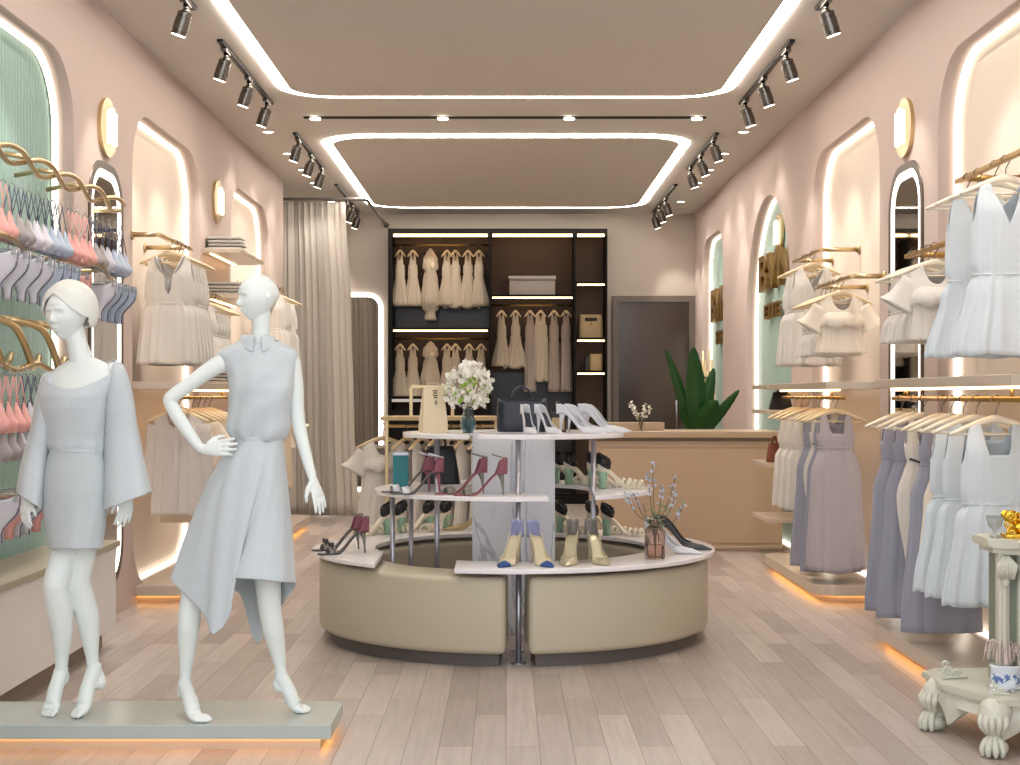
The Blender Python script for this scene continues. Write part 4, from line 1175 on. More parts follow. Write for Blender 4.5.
def shoe2(kind, px, Y, z, rz, label, sc_=1.0, group=None):
    shoe(kind, px, 395 + (1.42 - z) * F / Y, z, rz, label, sc_, group)
# upper tier
shoe2('white', 529, 8.22, 1.2, R_(-78), 'white pointed pump facing forward on the top tier, left of the pair')
shoe2('white', 549, 8.22, 1.2, R_(-62), 'white pointed pump facing forward on the top tier, right of the pair')
shoe2('white', 580, 8.30, 1.2, R_(-28), 'white pump pointing right, leftmost of four at the right end of the top tier')
shoe2('white', 588, 8.46, 1.2, R_(-28), 'white pump pointing right, second of four at the right end of the top tier')
shoe2('white', 602, 8.50, 1.2, R_(-24), 'white pump pointing right, third of four at the right end of the top tier')
shoe2('white', 606, 8.68, 1.2, R_(-24), 'white pump pointing right, rearmost of four at the right end of the top tier')
# middle tier
shoe2('burg', 418, 8.10, .867, R_(198), 'burgundy heeled sandal with white straps, front one beside the steel post', 1.0)
shoe2('burg', 408, 8.27, .867, R_(198), 'burgundy heeled sandal with white straps, rear one beside the teal box', 1.0)
shoe2('grey', 481, 7.98, .867, R_(192), 'pewter strappy sandal with burgundy cup, front one before the marble column', 1.0)
shoe2('grey', 462, 8.10, .867, R_(200), 'pewter strappy sandal with burgundy cup, rear one left of the marble column', 1.0)
shoe2('ruffle', 572, 9.02, .867, R_(-30), 'black-ruffled mint-heeled sandal on the middle tier, left one behind the right post')
shoe2('ruffle', 586, 8.86, .867, R_(-28), 'black-ruffled mint-heeled sandal on the middle tier, right one behind the right post')
shoe2('ruffle', 611, 8.72, .867, R_(-18), 'black-ruffled mint-heeled sandal at the right end of the middle tier, rear one')
shoe2('ruffle', 622, 8.52, .867, R_(-15), 'black-ruffled mint-heeled sandal at the right end of the middle tier, front one')
# lower tier
shoe2('greybow', 344, 8.22, .52, R_(205), 'pewter sandal with dark bow on the left end of the bottom tier, front one')
shoe2('greybow', 338, 8.42, .52, R_(205), 'pewter sandal with dark bow on the left end of the bottom tier, rear one')
shoe2('ruffle', 372, 9.30, .52, R_(215), 'black-ruffled sandal on the bottom tier behind the left steel post, left one')
shoe2('ruffle', 386, 9.42, .52, R_(215), 'black-ruffled sandal on the bottom tier behind the left steel post, right one')
shoe2('ruffle', 415, 9.56, .52, R_(215), 'black-ruffled sandal on the bottom tier beyond the second steel post, left one')
shoe2('ruffle', 436, 9.60, .52, R_(235), 'black-ruffled sandal on the bottom tier beyond the second steel post, right one')
shoe2('beige', 466, 9.66, .52, R_(190), 'low tan pump on the rear of the bottom tier left of the column')
shoe2('ruffle', 562, 9.52, .52, R_(-30), 'black-ruffled sandal at the rear of the bottom tier just right of the column')
shoe2('ruffle', 576, 9.44, .52, R_(-28), 'black-ruffled sandal at the rear of the bottom tier, second from the column')
shoe2('ruffle', 608, 9.38, .52, R_(-25), 'black-ruffled sandal at the rear of the bottom tier, third from the column')
shoe2('ruffle', 624, 9.24, .52, R_(-22), 'black-ruffled sandal at the rear of the bottom tier, farthest right')
shoe2('blue', 510, 7.68, .52, R_(-112), 'lilac and beige pump with cobalt toe, left one of the pair', (.95, 1.35, 1))
shoe2('blue', 541, 7.68, .52, R_(-68), 'lilac and beige pump with cobalt toe, right one of the pair', (.95, 1.35, 1))
shoe2('gold', 570, 7.72, .52, R_(-102), 'champagne pump with pewter back, left one of the pair', (.95, 1.35, 1))
shoe2('gold', 598, 7.76, .52, R_(-72), 'champagne pump with pewter back, right one of the pair', (.95, 1.35, 1))
shoe2('white', 672, 8.26, .52, R_(-30), 'white high-heeled pump beside the glass jar on the bottom tier', 1.15)
shoe2('char', 682, 8.48, .52, R_(-28), 'charcoal suede pump behind the white one at the right end', 1.15)

# ---------------------------------------------------------------- things on the tiers
root = thing('paper_bag', 'tall cream paper carrier bag with dark print on the top tier', 'bag', (X(433, 8.4), 8.42, 1.2), R_(18))
bm = NB(); rings = []
for t, k, dk in ((0, 1, 1), (.25, .97, 1), (.6, .86, .7), (.9, .78, .25), (1, .76, .12)):
    rings.append([Vector((x * .075 * k, y * .05 * dk, .275 * t)) for x, y in ((-1, -1), (0, -1.04), (1, -1), (1, 0), (1, 1), (0, 1), (-1, 1), (-1, 0))])
loft(bm, rings); obj('paper_body', bm, 'kraft', root)
bm = NB()
for k, (w, z) in enumerate(((.03, .245), (.026, .232), (.03, .219), (.024, .206), (.008, .186), (.016, .176), (.006, .166))):
    y = -.05 * interp([(0, 1), (.165, .7), (.2475, .25), (.275, .12)], z) - .0035
    bx(bm, .002 - w / 2 + .006, .006 + w / 2, y - .001, y + .002, z - .004, z + .003)
obj('printed_mark', bm, 'paper', root)
bm = NB()
for s in (-1, 1): tube(bm, [(s * .03, 0, .27), (s * .03, -.004, .29)], .003, 6)
tube(bm, [(-.03, -.004, .29), (.03, -.004, .29)], .003, 6); obj('handle', bm, 'kraft', root, True)

root = thing('flower_vase', 'smoky blue glass vase with teal water and white blossoms on the top tier', 'vase', (X(468, 8.35), 8.37, 1.2))
bm = NB(); lathe(bm, [(0, .001), (.03, .001), (.043, .03), (.045, .065), (.032, .11), (.026, .135), (.03, .15), (.027, .15), (.023, .135), (.029, .11), (.042, .065), (.04, .03), (.028, .006), (0, .006)], 32); obj('glass_body', bm, 'vase_glass', root, True)
bm = NB(); lathe(bm, [(0, .007), (.027, .007), (.0385, .03), (.04, .065), (.034, .085), (0, .085)], 28); obj('water', bm, 'water', root, True)
rnd = random.Random(3)
root = thing('blossom_bouquet', 'round bouquet of white blossoms with green leaves in the blue vase', 'flowers', (X(468, 8.35), 8.37, 1.2))
fb, gb, sb = NB(), NB(), NB()
cz = .265
for k in range(330):
    a = rnd.uniform(0, 2 * PI); u = rnd.uniform(-1, 1); rr = (.135 + rnd.uniform(-.03, .012)); q = math.sqrt(1 - u * u)
    c = Vector((rr * q * math.cos(a), rr * q * math.sin(a), cz + rr * u * 1.02))
    if c.z < .15: continue
    flower(fb, c, rnd.uniform(.015, .023), rnd)
for k in range(34):
    a = rnd.uniform(0, 2 * PI); u = rnd.uniform(-.6, .7); q = math.sqrt(1 - u * u)
    leaf(gb, (.1 * q * math.cos(a), .1 * q * math.sin(a), cz + .1 * u), a, u, .055, .013)
for (x, z) in ((-.01, 0), (.02, .02), (.035, .0), (-.03, -.01), (.045, .03)):
    leaf(gb, (x, -.13, cz + z), rnd.uniform(-2.2, -.9), .8, .05, .014, .1)
for k in range(12):
    a = 2 * PI * k / 12; tube(sb, [(.008 * math.cos(a), .008 * math.sin(a), .012), (.012 * math.cos(a), .012 * math.sin(a), .14), (.09 * math.cos(a), .09 * math.sin(a), cz + .03 * (k % 3))], .002, 5)
obj('stems', sb, 'stem', root, True); obj('blossoms', fb, 'petal', root, True); obj('leaves', gb, 'leaf_bright', root, True)

bag('handbag', 'large navy-black leather tote behind the forward-facing white pumps', (X(522, 8.75), 8.72, 1.2), .3, .15, .2, 'navy_leather', .97)
t = C.objects[-1]
t = bag('handbag', 'small black bag with tan front beside the navy-black tote', (X(558, 8.6), 8.64, 1.2), .1, .08, .13, 'black_leather', .85)
bm = NB(); bx(bm, -.038, .038, -.043, -.036, .01, .085, .004); obj('front_pocket', bm, 'tan_leather', t)
root = thing('gift_box', 'upright teal gift box on the middle tier behind the burgundy sandals', 'box', (X(400.5, 8.6), 8.62, .867), R_(4))
bm = NB(); bx(bm, -.046, .046, -.03, .03, 0, .195, .002); obj('box_body', bm, 'teal', root)
bm = NB(); bx(bm, -.048, .048, -.032, .032, .195, .212, .002); obj('lid', bm, 'steel', root)
bag('handbag', 'black trapezoid shopper with long handle on the middle tier behind the sandals', (X(440, 9.0), 9.05, .867), .25, .1, .235, 'black_leather', .66)

root = thing('glass_jar', 'square rose-tinted glass jar on the right of the bottom tier', 'jar', (X(654.5, 8.0), 7.98, .52), R_(8))
def sq(hw, z, e=.3):
    return [Vector((hw * math.copysign(abs(math.cos(a)) ** e, math.cos(a)), hw * math.copysign(abs(math.sin(a)) ** e, math.sin(a)), z)) for a in [2 * PI * k / 32 for k in range(32)]]
bm = NB(); loft(bm, [sq(.046, .001), sq(.05, .006), sq(.05, .15), sq(.044, .17, .6), sq(.03, .182, 1), sq(.03, .2, 1), sq(.034, .203, 1), sq(.034, .212, 1), sq(.027, .212, 1), sq(.026, .182, 1), sq(.04, .165, .6), sq(.046, .148), sq(.046, .01)]); obj('glass_body', bm, 'jar_glass', root, True)
bm = NB(); loft(bm, [sq(.0455, .011), sq(.0455, .07)]); obj('water', bm, 'jar_glass', root, True)
root = thing('flower_sprigs', 'thin twigs with pale blue flowers and sage leaves standing in the glass jar', 'flowers', (X(654.5, 8.0), 7.98, .535))
rnd = random.Random(9); sb, lb, pb, gb = NB(), NB(), NB(), NB()
tips = [(-.165, .0, .35), (-.11, .03, .34), (-.04, -.02, .44), (-.01, .02, .5), (.04, 0, .38), (.11, -.02, .43), (.12, .02, .34), (.16, 0, .28), (-.06, .03, .28), (.02, -.04, .25), (-.03, -.03, .22), (.06, .03, .22)]
for i, tp in enumerate(tips):
    cp = catmull([(0, 0, 0), (tp[0] * .12, tp[1] * .12, .16), (tp[0] * .6, tp[1], tp[2] * .65), tp], 6); tube(sb, cp, .0022, 5)
    for q in range(7):
        c = cp[rnd.randint(8, len(cp) - 1)]; leaf(lb, c, rnd.uniform(0, 6.28), rnd.uniform(.1, 1), .045, .009)
    if i < 8:
        for q in range(9):
            c = cp[-1 - (q // 2)] + Vector((rnd.uniform(-1, 1), rnd.uniform(-1, 1), rnd.uniform(-1, 1))) * .012
            flower(pb, c, .013, rnd)
for q in range(5): leaf(gb, (.13, 0, .21 + .01 * q), .3 * q, .6, .03, .009)
obj('twigs', sb, 'stem', root, True); obj('leaves', lb, 'leaf_pale', root, True); obj('flower_cluster', pb, 'petal_blue', root, True)['kind'] = 'stuff'

# ---------------------------------------------------------------- garment rack behind the island
RY = 10.7; rs = F / RY
root = thing('garment_rack', 'low gold garment rack with a wooden shelf behind the shoe display', 'clothes rack', (X(442, RY), RY, 0))
rx = lambda px: X(px, RY) - X(442, RY)
for px in (388, 412, 453, 496):
    bm = NB(); bx(bm, rx(px) - .012, rx(px) + .012, -.012 - .1, .012 - .1, 0 if px in (388, 496) else Z(416, RY), Z(416, RY) + .0 if px in (388, 496) else Z(388, RY), .002); obj('upright', bm, 'gold', root)
    if px in (388, 496): bm = NB(); bx(bm, rx(px) - .012, rx(px) + .012, -.2, .25, 0, .02, .002); obj('foot', bm, 'gold', root)
bm = NB(); bx(bm, rx(412), rx(453), -.112, -.088, Z(388, RY) - .001, Z(388, RY) + .02); obj('top_bar', bm, 'gold', root)
bm = NB(); bx(bm, rx(383), rx(500), -.24, .2, Z(420, RY), Z(416, RY), .003); obj('wooden_shelf', bm, 'tan_leather', root)
bm = NB(); cyl(bm, (rx(385), .0, Z(426, RY)), (rx(498), .0, Z(426, RY)), .011); obj('rod', bm, 'gold', root, True)
for i, (px, k, rz) in enumerate(((383, 'rack_blouse', .35), (407, 'rack_plain', 1.1), (422, 'rack_plain', 1.2), (437, 'rack_plain', 1.25), (452, 'rack_plain', 1.2), (467, 'rack_plain', 1.1), (482, 'rack_plain', 1.1))):
    lab = ['leftmost', 'second from the left', 'third from the left', 'fourth from the left', 'fifth from the left', 'sixth from the left', 'rightmost'][i]
    hang(k, X(px, RY), RY, Z(426, RY), 'long %s, %s on the low gold rack' % ('cream flared-sleeve blouse' if k == 'rack_blouse' else 'cream sleeveless blouse', lab), 'wooden hanger, %s on the low gold rack' % lab, 'wood', 'blouses on the low gold rack', 'hangers on the low gold rack', rz=rz, scale=(1, 1 if i == 0 else .6, 1))
# ================================================================ MANNEQUINS
PT = .105
root = thing('mannequin_platform', 'long pale grey-green platform with amber light under it, front left', 'platform', (-1.42, 6.0, 0))
bm = NB(); bx(bm, -.77, .722, -.225, .225, .048, PT, .003); obj('slab', bm, 'platform', root)
bm = NB(); bx(bm, -.74, .675, -.185, .2, 0, .048); obj('recessed_base', bm, 'slab', root)
bm = NB(); bx(bm, -.74, .69, -.194, -.1855, .0425, .0475); bx(bm, .6755, .684, -.1855, .2, .0425, .0475); obj('light_strip', bm, 'led_amber', root)

def mpt(base, px, py, dy=0.0):
    Y = MY + dy; return P(px, py, Y) - base
MY = 5.95
def limb(bm, base, pts, n=16):
    """pts: (px, py, dy, radius or (a, b))"""
    c = [mpt(base, p[0], p[1], p[2]) for p in pts]
    k = 5; cc = catmull(c, k); rr = []
    for i in range(len(pts) - 1):
        for q in range(k):
            t = q / k; a, b = pts[i][3], pts[i + 1][3]
            if isinstance(a, tuple) or isinstance(b, tuple):
                a = a if isinstance(a, tuple) else (a, a); b = b if isinstance(b, tuple) else (b, b)
                rr.append((a[0] + (b[0] - a[0]) * t, a[1] + (b[1] - a[1]) * t))
            else: rr.append(a + (b - a) * t)
    e = pts[-1][3]; rr.append(e if not isinstance(rr[0], tuple) or isinstance(e, tuple) else (e, e))
    if isinstance(rr[0], tuple): rr = [r if isinstance(r, tuple) else (r, r) for r in rr]
    else: rr = [r if not isinstance(r, tuple) else r[0] for r in rr]
    tube(bm, cc, rr, n, ref=(1, 0, 0))
    for i in (0, -1):
        r = rr[i]; ball_closed(bm, cc[i], (min(r) if isinstance(r, tuple) else r) * .98, 12, 8)
    return bm
def lerp_tab(tab, v):
    if v <= tab[0][0]: return tab[0][1:]
    for a, b in zip(tab, tab[1:]):
        if v <= b[0]:
            t = (v - a[0]) / (b[0] - a[0]); return [x + (y - x) * t for x, y in zip(a[1:], b[1:])]
    return tab[-1][1:]
def stack(bm, base, tab, k=3, n=40, cap=True, e=1.0):
    """body of stacked rings: rows (py, left px, right px, depth m, forward shift m)"""
    rings = []
    ys = []
    for a, b in zip(tab, tab[1:]):
        for q in range(k): ys.append(a[0] + (b[0] - a[0]) * q / k)
    ys.append(tab[-1][0])
    cs = catmull([Vector((r[1], r[2], r[3] * 100)) for r in tab], k); ds = catmull([Vector((r[4] * 100, r[0], 0)) for r in tab], k)
    for c, d in zip(cs, ds):
        ring = []
        for i in range(n):
            th = 2 * PI * i / n
            px = (c.x + c.y) / 2 + (c.y - c.x) / 2 * math.copysign(abs(math.cos(th)) ** e, math.cos(th))
            ring.append(mpt(base, px, d.y, -d.x / 100 + c.z / 200 * math.sin(th)))
        rings.append(ring)
    return loft(bm, rings, cap=cap)
def hand(bm, W_, D, S, N, size=.16, curl=.35, fan=.1):
    D, S, N = Vector(D).normalized(), Vector(S).normalized(), Vector(N).normalized()
    S = (S - D * S.dot(D)).normalized(); N = (N - D * N.dot(D) - S * N.dot(S)).normalized()
    W_ = Vector(W_)
    k = size / .16
    pts = [W_ - D * .012, W_ + D * .02 * k, W_ + D * .05 * k, W_ + D * .076 * k]
    tube(bm, pts, [(.0185, .0155), (.025, .0145), (.033, .013), (.034, .0105)], 14, ref=S)
    for off, L, r in ((.026, .068, .0078), (.009, .078, .0082), (-.0085, .072, .0078), (-.025, .056, .0068)):
        b = W_ + D * (.068 * k) + S * off * k; d = (D + S * off / .026 * fan).normalized(); p = [b]; c = curl * (1 - off * 6)
        for q, f in enumerate((.42, .32, .26)):
            d = (d + N * c * (.5 + .5 * q)).normalized(); p.append(p[-1] + d * L * k * f)
        tube(bm, p, [r, r * .98, r * .9, r * .7], 10); ball_closed(bm, p[-1], r * .72, 8, 6); ball_closed(bm, p[0], r * 1.05, 8, 6)
    b = W_ + D * .022 * k + S * .02 * k; d = (D * .75 + S * .75 + N * .25).normalized(); p = [b, b + d * .03 * k]
    d2 = (D * .95 + S * .35 + N * .35).normalized(); p.append(p[-1] + d2 * .026 * k); d3 = (D + N * .35).normalized(); p.append(p[-1] + d3 * .02 * k)
    tube(bm, p, [.0125, .0105, .0085, .006], 10); ball_closed(bm, p[-1], .0062, 8, 6)
def foot(bm, A, Hl, B, T, wid=.036, splay=None):
    """ankle, heel, ball, toe tip"""
    A, Hl, B, T = map(Vector, (A, Hl, B, T))
    s = (T - B).cross(Vector((0, 0, 1))); s = s.normalized() if s.length > 1e-4 else Vector((1, 0, 0))
    mid = (A * .45 + B * .55) + (A - Hl).normalized() * .004
    tube(bm, catmull([A + (A - mid) * .25, A, mid, B, B * .45 + T * .55], 4), [(.027, .027)] * 4 + [(.029, .03)] * 4 + [(.032, .03)] * 4 + [(wid, .02)] * 4 + [(wid * .96, .013)], 16, ref=s)
    tube(bm, catmull([A + (A - mid) * .1, Hl, mid * .7 + Hl * .3, B], 4), [(.022, .024)] * 3 + [(.024, .026)] * 3 + [(.026, .02)] * 3 + [(.03, .014)] * 3 + [(.03, .012)], 14, ref=s)
    d = (T - B)
    for q, (o, L, r) in enumerate(((-.84, 1.0, .0115), (-.38, 1.06, .0085), (.02, .98, .008), (.4, .86, .0075), (.76, .7, .007))):
        oo = o * (splay or 1)
        b = B + d * .35 + s * (wid * oo); e = B + d * L + s * (wid * oo * .92); b.z = max(b.z, .012); e.z = r
        tube(bm, [b, (b + e) / 2 + Vector((0, 0, .003)), e], [r * 1.1, r * 1.05, r * .8], 10); ball_closed(bm, e, r * .82, 8, 6)
def head(bm, c, yaw, H_=.192, pitch=0.0):
    res = bmesh.ops.create_icosphere(bm, subdivisions=6, radius=1.0)
    R = Matrix.Rotation(yaw, 3, 'Z') @ Matrix.Rotation(pitch, 3, 'X'); a, b, cc = H_ * .365, H_ * .46, H_ * .5
    g = lambda x, m, s: math.exp(-((x - m) / s) ** 2)
    for v in res['verts']:
        x, y, z = v.co
        px, py, pz = a * x, b * y, cc * z
        if z < .1:
            t = (.1 - z) / 1.1; px *= 1 - .42 * t ** 1.5
            if y > 0: py *= 1 - .62 * t ** .8
            else: py *= 1 - .10 * t
        if y < 0:
            f = sm(0, .75, -y)
            py += .006 * f * (1 - abs(x)) * (1 if z < .3 else .3)       # flatter face
            nz = sm(.10, -.27, z) * sm(-.40, -.31, z)
            py -= .019 * nz * g(x, 0, .09 + .10 * sm(-.05, -.3, z)) * f
            for s in (-1, 1):
                py += .0125 * g(x, s * .34, .20) * g(z, .02, .10) * f
                py -= .0045 * g(x, s * .34, .12) * g(z, .01, .045) * f
                py -= .004 * g(x, s * .36, .26) * g(z, .18, .06) * f
                py -= .004 * g(x, s * .5, .2) * g(z, -.25, .16) * f
                px += s * .002 * g(x, s * .6, .3) * g(z, -.2, .2)
            py -= .010 * g(x, 0, .42) * g(z, -.58, .16) * f
            py -= .0065 * g(x, 0, .22) * g(z, -.52, .045) * f
            py -= .0070 * g(x, 0, .19) * g(z, -.64, .05) * f
            py += .0050 * g(x, 0, .26) * g(z, -.58, .02) * f
            py += .003 * g(x, 0, .25) * g(z, -.74, .04) * f
            py -= .017 * g(x, 0, .34) * g(z, -.88, .13) * f
        v.co = R @ Vector((px, py, pz)) + Vector(c)
    for s in (-1, 1):   # ears
        pts = [R @ Vector((s * (a * .97), .014 + .009 * math.cos(t), -.004 + .019 * math.sin(t))) + Vector(c) for t in [2 * PI * k / 12 for k in range(12)]]
        tube(bm, pts + pts[:1], .0026, 6)
        ball_closed(bm, R @ Vector((s * a * .96, .014, 0)) + Vector(c), .012, 8, 6)
BODYMODS = (('REMESH', dict(mode='VOXEL', voxel_size=.0034, use_smooth_shade=True)), ('SMOOTH', dict(factor=.5, iterations=3)))
def px_tube(bm, base, rows, n=48, wav=0.0, nf=6, k=4, seed=0, cap=False):
    """cloth tube through rows of (left point, right point, depth, dy)"""
    rnd = random.Random(seed); ph = rnd.uniform(0, 6)
    L = catmull([Vector((r[0][0], r[0][1], 0)) for r in rows], k); R = catmull([Vector((r[1][0], r[1][1], 0)) for r in rows], k)
    D = catmull([Vector((r[2] * 100, r[3] * 100, 0)) for r in rows], k)
    rings = []; m = len(L) - 1
    for i, (l, r, d) in enumerate(zip(L, R, D)):
        t = i / m; c = (l + r) / 2; h = (r - l) / 2; ring = []
        for j in range(n):
            th = 2 * PI * j / n; w = 1 + wav * t * math.sin(th * nf + ph + t)
            ring.append(mpt(base, c.x + h.x * math.cos(th) * w, c.y + h.y * math.cos(th), d.y / 100 + d.x / 200 * math.sin(th) * w))
        rings.append(ring)
    return loft(bm, rings, cap=cap)
CL = (('SOLIDIFY', dict(thickness=.003, offset=1)), ('SUBSURF', dict(levels=1, render_levels=1)))

# ---------------- standing mannequin in sweater and skirt
base = Vector((X(74, MY), MY, PT)); B1 = base
m1 = thing('mannequin', 'white mannequin in turban, pale blue wide-sleeved sweater and short skirt, leftmost', 'mannequin', base)
bm = NB()
head(bm, mpt(base, 67.5, 314.5, -.015), R_(-24), .216, R_(0))
limb(bm, base, [(73, 326, .0, .043), (77, 344, .005, .042), (81, 358, .01, .047), (84, 372, .01, .06)])
stack(bm, base, [(358, 72, 96, .085, -.01), (364, 62, 108, .11, -.01), (371, 53, 117, .13, -.01), (381, 47, 117, .15, 0), (392, 44, 110, .175, .01), (404, 43, 105, .19, .015), (418, 46, 103, .18, .01), (434, 49, 101, .16, .0), (450, 50, 101, .155, 0), (470, 46, 103, .175, 0), (490, 45, 104, .18, -.005), (510, 48, 103, .17, -.0), (526, 56, 96, .12, 0)])
limb(bm, base, [(114, 372, 0, .042), (119, 395, .01, .038), (123, 432, .03, .031), (126, 465, .01, .026), (128, 492, -.01, .019)])
limb(bm, base, [(50, 381, 0, .040), (43, 405, .02, .036), (36, 440, .03, .030), (30, 470, .0, .025), (26, 495, -.02, .019)])
hand(bm, mpt(base, 128, 494, -.01), (-.12, -.12, -1), (-.75, -.65, 0), (-.5, .7, 0), .155, .22)
hand(bm, mpt(base, 26, 497, -.02), (-.02, -.1, -1), (.8, -.6, 0), (.5, .75, -.1), .14, .2)
# legs: the viewer's left leg stands in front, the other crosses behind
limb(bm, base, [(70, 512, .02, .064), (68, 530, .02, .063), (66, 550, .01, .060), (57, 580, -.03, .053), (56, 590, -.03, .05), (60, 612, .0, .052), (62, 632, .02, .043), (62, 655, .04, .028), (61, 670, .045, .0235)], 20)
foot(bm, mpt(base, 61, 671, .05), mpt(base, 63.5, 678, .066), mpt(base, 52, 705, -.0), mpt(base, 46, 717, -.035), .041)
limb(bm, base, [(85, 508, .02, .072), (84, 530, .025, .068), (81, 552, .03, .062), (78, 580, .03, .049), (82, 596, .05, .05), (87, 615, .065, .049), (90, 636, .075, .038), (92, 655, .08, .027), (93, 667, .08, .0235)], 20)
foot(bm, mpt(base, 94, 668, .08), mpt(base, 100, 683, .088), mpt(base, 83, 707, -.005), mpt(base, 73, 719, -.055), .034)
obj('body', bm, 'mann', m1, True, BODYMODS)
# turban
hc = mpt(base, 68, 311, .0); Rm = Matrix.Rotation(R_(-24), 3, 'Z')
bm = NB(); bmesh.ops.create_icosphere(bm, subdivisions=5, radius=1.0)
dl = []
for v in bm.verts:
    x, y, z = v.co
    if (y < -.12 and z < .46 - .85 * abs(x) ** 1.4) or z < -.62 or (y < .0 and z < -.5): dl.append(v)
bmesh.ops.delete(bm, geom=dl, context='VERTS')
for v in bm.verts:
    x, y, z = v.co
    v.co = Rm @ Vector((.100 * x * (1.0 + .06 * (z > 0) * z), .109 * y + .014, .108 * z + .012 * max(0, z) - .0)) + hc + Vector((0, 0, .002)) * math.sin(9 * z + 5 * x)
obj('turban', bm, 'turban', m1, True, (('SMOOTH', dict(factor=.6, iterations=6)), ('SOLIDIFY', dict(thickness=.011, offset=1)), ('SUBSURF', dict(levels=1, render_levels=1))))
def top_shell(base, tab, T, hem, n=96, rows=26, seed=0, wr=0.0, grow=0.0):
    """garment from a free top edge T(theta)->py down to hem py; tab rows (py, left, right, depth, dy)"""
    rnd = random.Random(seed); bm = NB(); rings = []
    for j in range(rows + 1):
        v = j / rows; ring = []
        for i in range(n):
            th = 2 * PI * i / n; py = T(th) + (hem - T(th)) * v; l, r, d, dy = lerp_tab(tab, py)
            w = 1 + grow
            px = (l + r) / 2 + (r - l) / 2 * math.cos(th) * w
            o = wr * (math.sin(th * 7 + .05 * py + 1.5 * math.sin(th * 2 + seed)) * (.25 + .75 * v ** 2) + .5 * math.sin(py * .16 + 4 * math.cos(th) + seed) + .35 * math.sin(th * 13 + seed) * v ** 3) * sm(0, .2, v)
            ring.append(mpt(base, px + o * 120 * math.cos(th) * .5, py, -dy + (d / 2 + o) * math.sin(th)))
        rings.append(ring)
    return loft(bm, rings, cap=False)
tab = [(356, 56, 108, .12, -.005), (361, 51, 116, .13, -.005), (367, 47, 121, .14, -.005), (374, 43, 121, .155, 0), (384, 40, 114, .18, .01), (396, 38, 108.5, .212, .02), (408, 39, 106, .215, .018), (424, 43, 104.5, .195, .01), (438, 45, 104, .185, 0), (446, 46, 104, .185, 0), (452, 52, 102.5, .172, 0), (456, 51, 102.5, .172, 0)]
def T1(th):
    c_, s_ = math.cos(th), math.sin(th)
    side = 371 - 6.5 * (c_ + 1)             # left 372, right 353
    return side + 24 * max(0, -s_) ** 1.5 + 3 * max(0, s_)
obj('sweater', top_shell(base, tab, T1, 455, wr=.006, rows=36), 'mblue', m1, True, CL)
bm = NB(); px_tube(bm, base, [((110, 371), (114, 362), .06, .0), ((106, 384), (122, 364), .115, .0), ((104, 398), (128, 378), .13, .0), ((104, 418), (133, 398), .13, .005), ((103.5, 440), (137, 424), .14, .01), ((103, 464), (142, 450), .17, .01), ((102, 488), (147, 474), .2, .0), ((102, 511), (151, 492), .22, -.01)], wav=.045, nf=5, k=5)
obj('bell_sleeve', bm, 'mblue', m1, True, CL)
bm = NB(); px_tube(bm, base, [((45, 376), (51, 371), .05, .0), ((39, 388), (54, 378), .11, .0), ((36, 402), (54, 394), .12, .0), ((33, 420), (51, 420), .12, .005), ((26, 446), (48, 450), .14, .01), ((20, 470), (45, 478), .17, .0), ((16.5, 493), (42, 510), .19, -.01)], wav=.04, nf=5, k=5, seed=2)
obj('bell_sleeve', bm, 'mblue', m1, True, CL)
bm = NB(); px_tube(bm, base, [((50, 449), (102.5, 448), .178, 0), ((49, 453), (103, 452), .182, 0)], k=3); obj('waistband', bm, 'mblue', m1, True, CL)
tabs = [(449, 51, 102, .172, 0), (456, 48, 103, .18, 0), (470, 43, 105.5, .195, 0), (490, 41.5, 107, .21, 0), (510, 43, 106.5, .205, 0), (530, 46, 104.5, .205, .005), (549, 48.5, 101.5, .21, .01)]
obj('skirt', top_shell(base, tabs, lambda th: 450, 549, wr=.0022, seed=3), 'mgrey', m1, True, CL)

# ---------------- mannequin with one hand on the hip
base = Vector((X(246, MY), MY, PT)); 
m2 = thing('mannequin', 'bald white mannequin with hand on hip in pale blue sleeveless blouse and pointed-hem skirt', 'mannequin', base)
bm = NB()
head(bm, mpt(base, 258.5, 298, 0), R_(-58), .195, R_(0))
limb(bm, base, [(261, 312, .005, .040), (261, 328, .005, .037), (260, 342, .005, .043), (259, 356, .0, .055)])
stack(bm, base, [(342, 250, 268, .08, 0), (349, 236, 283, .1, 0), (357, 226, 292, .125, 0), (368, 226, 291, .145, .005), (382, 229, 288, .17, .01), (396, 232, 286, .18, .015), (412, 235, 283, .16, .01), (430, 238, 280, .145, 0), (442, 237, 282, .15, 0), (458, 238, 280, .15, 0), (475, 236, 281, .16, -.0), (492, 234, 281, .16, -.0), (508, 238, 278, .12, 0)])
limb(bm, base, [(228, 360, 0, .041), (213, 368, -.01, .036), (190, 384, -.02, .030), (172, 397, -.03, .0285), (171, 404, -.03, .0285), (180, 420, -.04, .029), (196, 443, -.055, .022), (202, 449, -.06, .0195)])
limb(bm, base, [(291, 362, 0, .039), (295, 385, .01, .035), (297, 410, .01, .030), (300, 430, .0, .0275), (306, 455, -.02, .024), (312, 476, -.04, .0185)])
hand(bm, mpt(base, 204, 449.5, -.062), (1, -.25, .10), (.0, .1, 1), (.35, 1, 0), .155, .12, .12)
hand(bm, mpt(base, 312.5, 478, -.042), (.34, -.15, -1), (-.55, -.8, -.1), (-.8, .4, -.3), .165, .1, .08)
limb(bm, base, [(240, 500, .04, .066), (220, 532, .05, .064), (204, 562, .045, .058), (194, 592, .015, .05), (190.5, 608, .0, .047), (188.5, 628, -.005, .045), (187, 650, .01, .036), (185.5, 672, .02, .0245), (185, 684, .02, .0225)], 20)
foot(bm, mpt(base, 185, 685, .02), mpt(base, 183, 693, .032), mpt(base, 194, 714, -.085), mpt(base, 205, 723.5, -.14), .032)
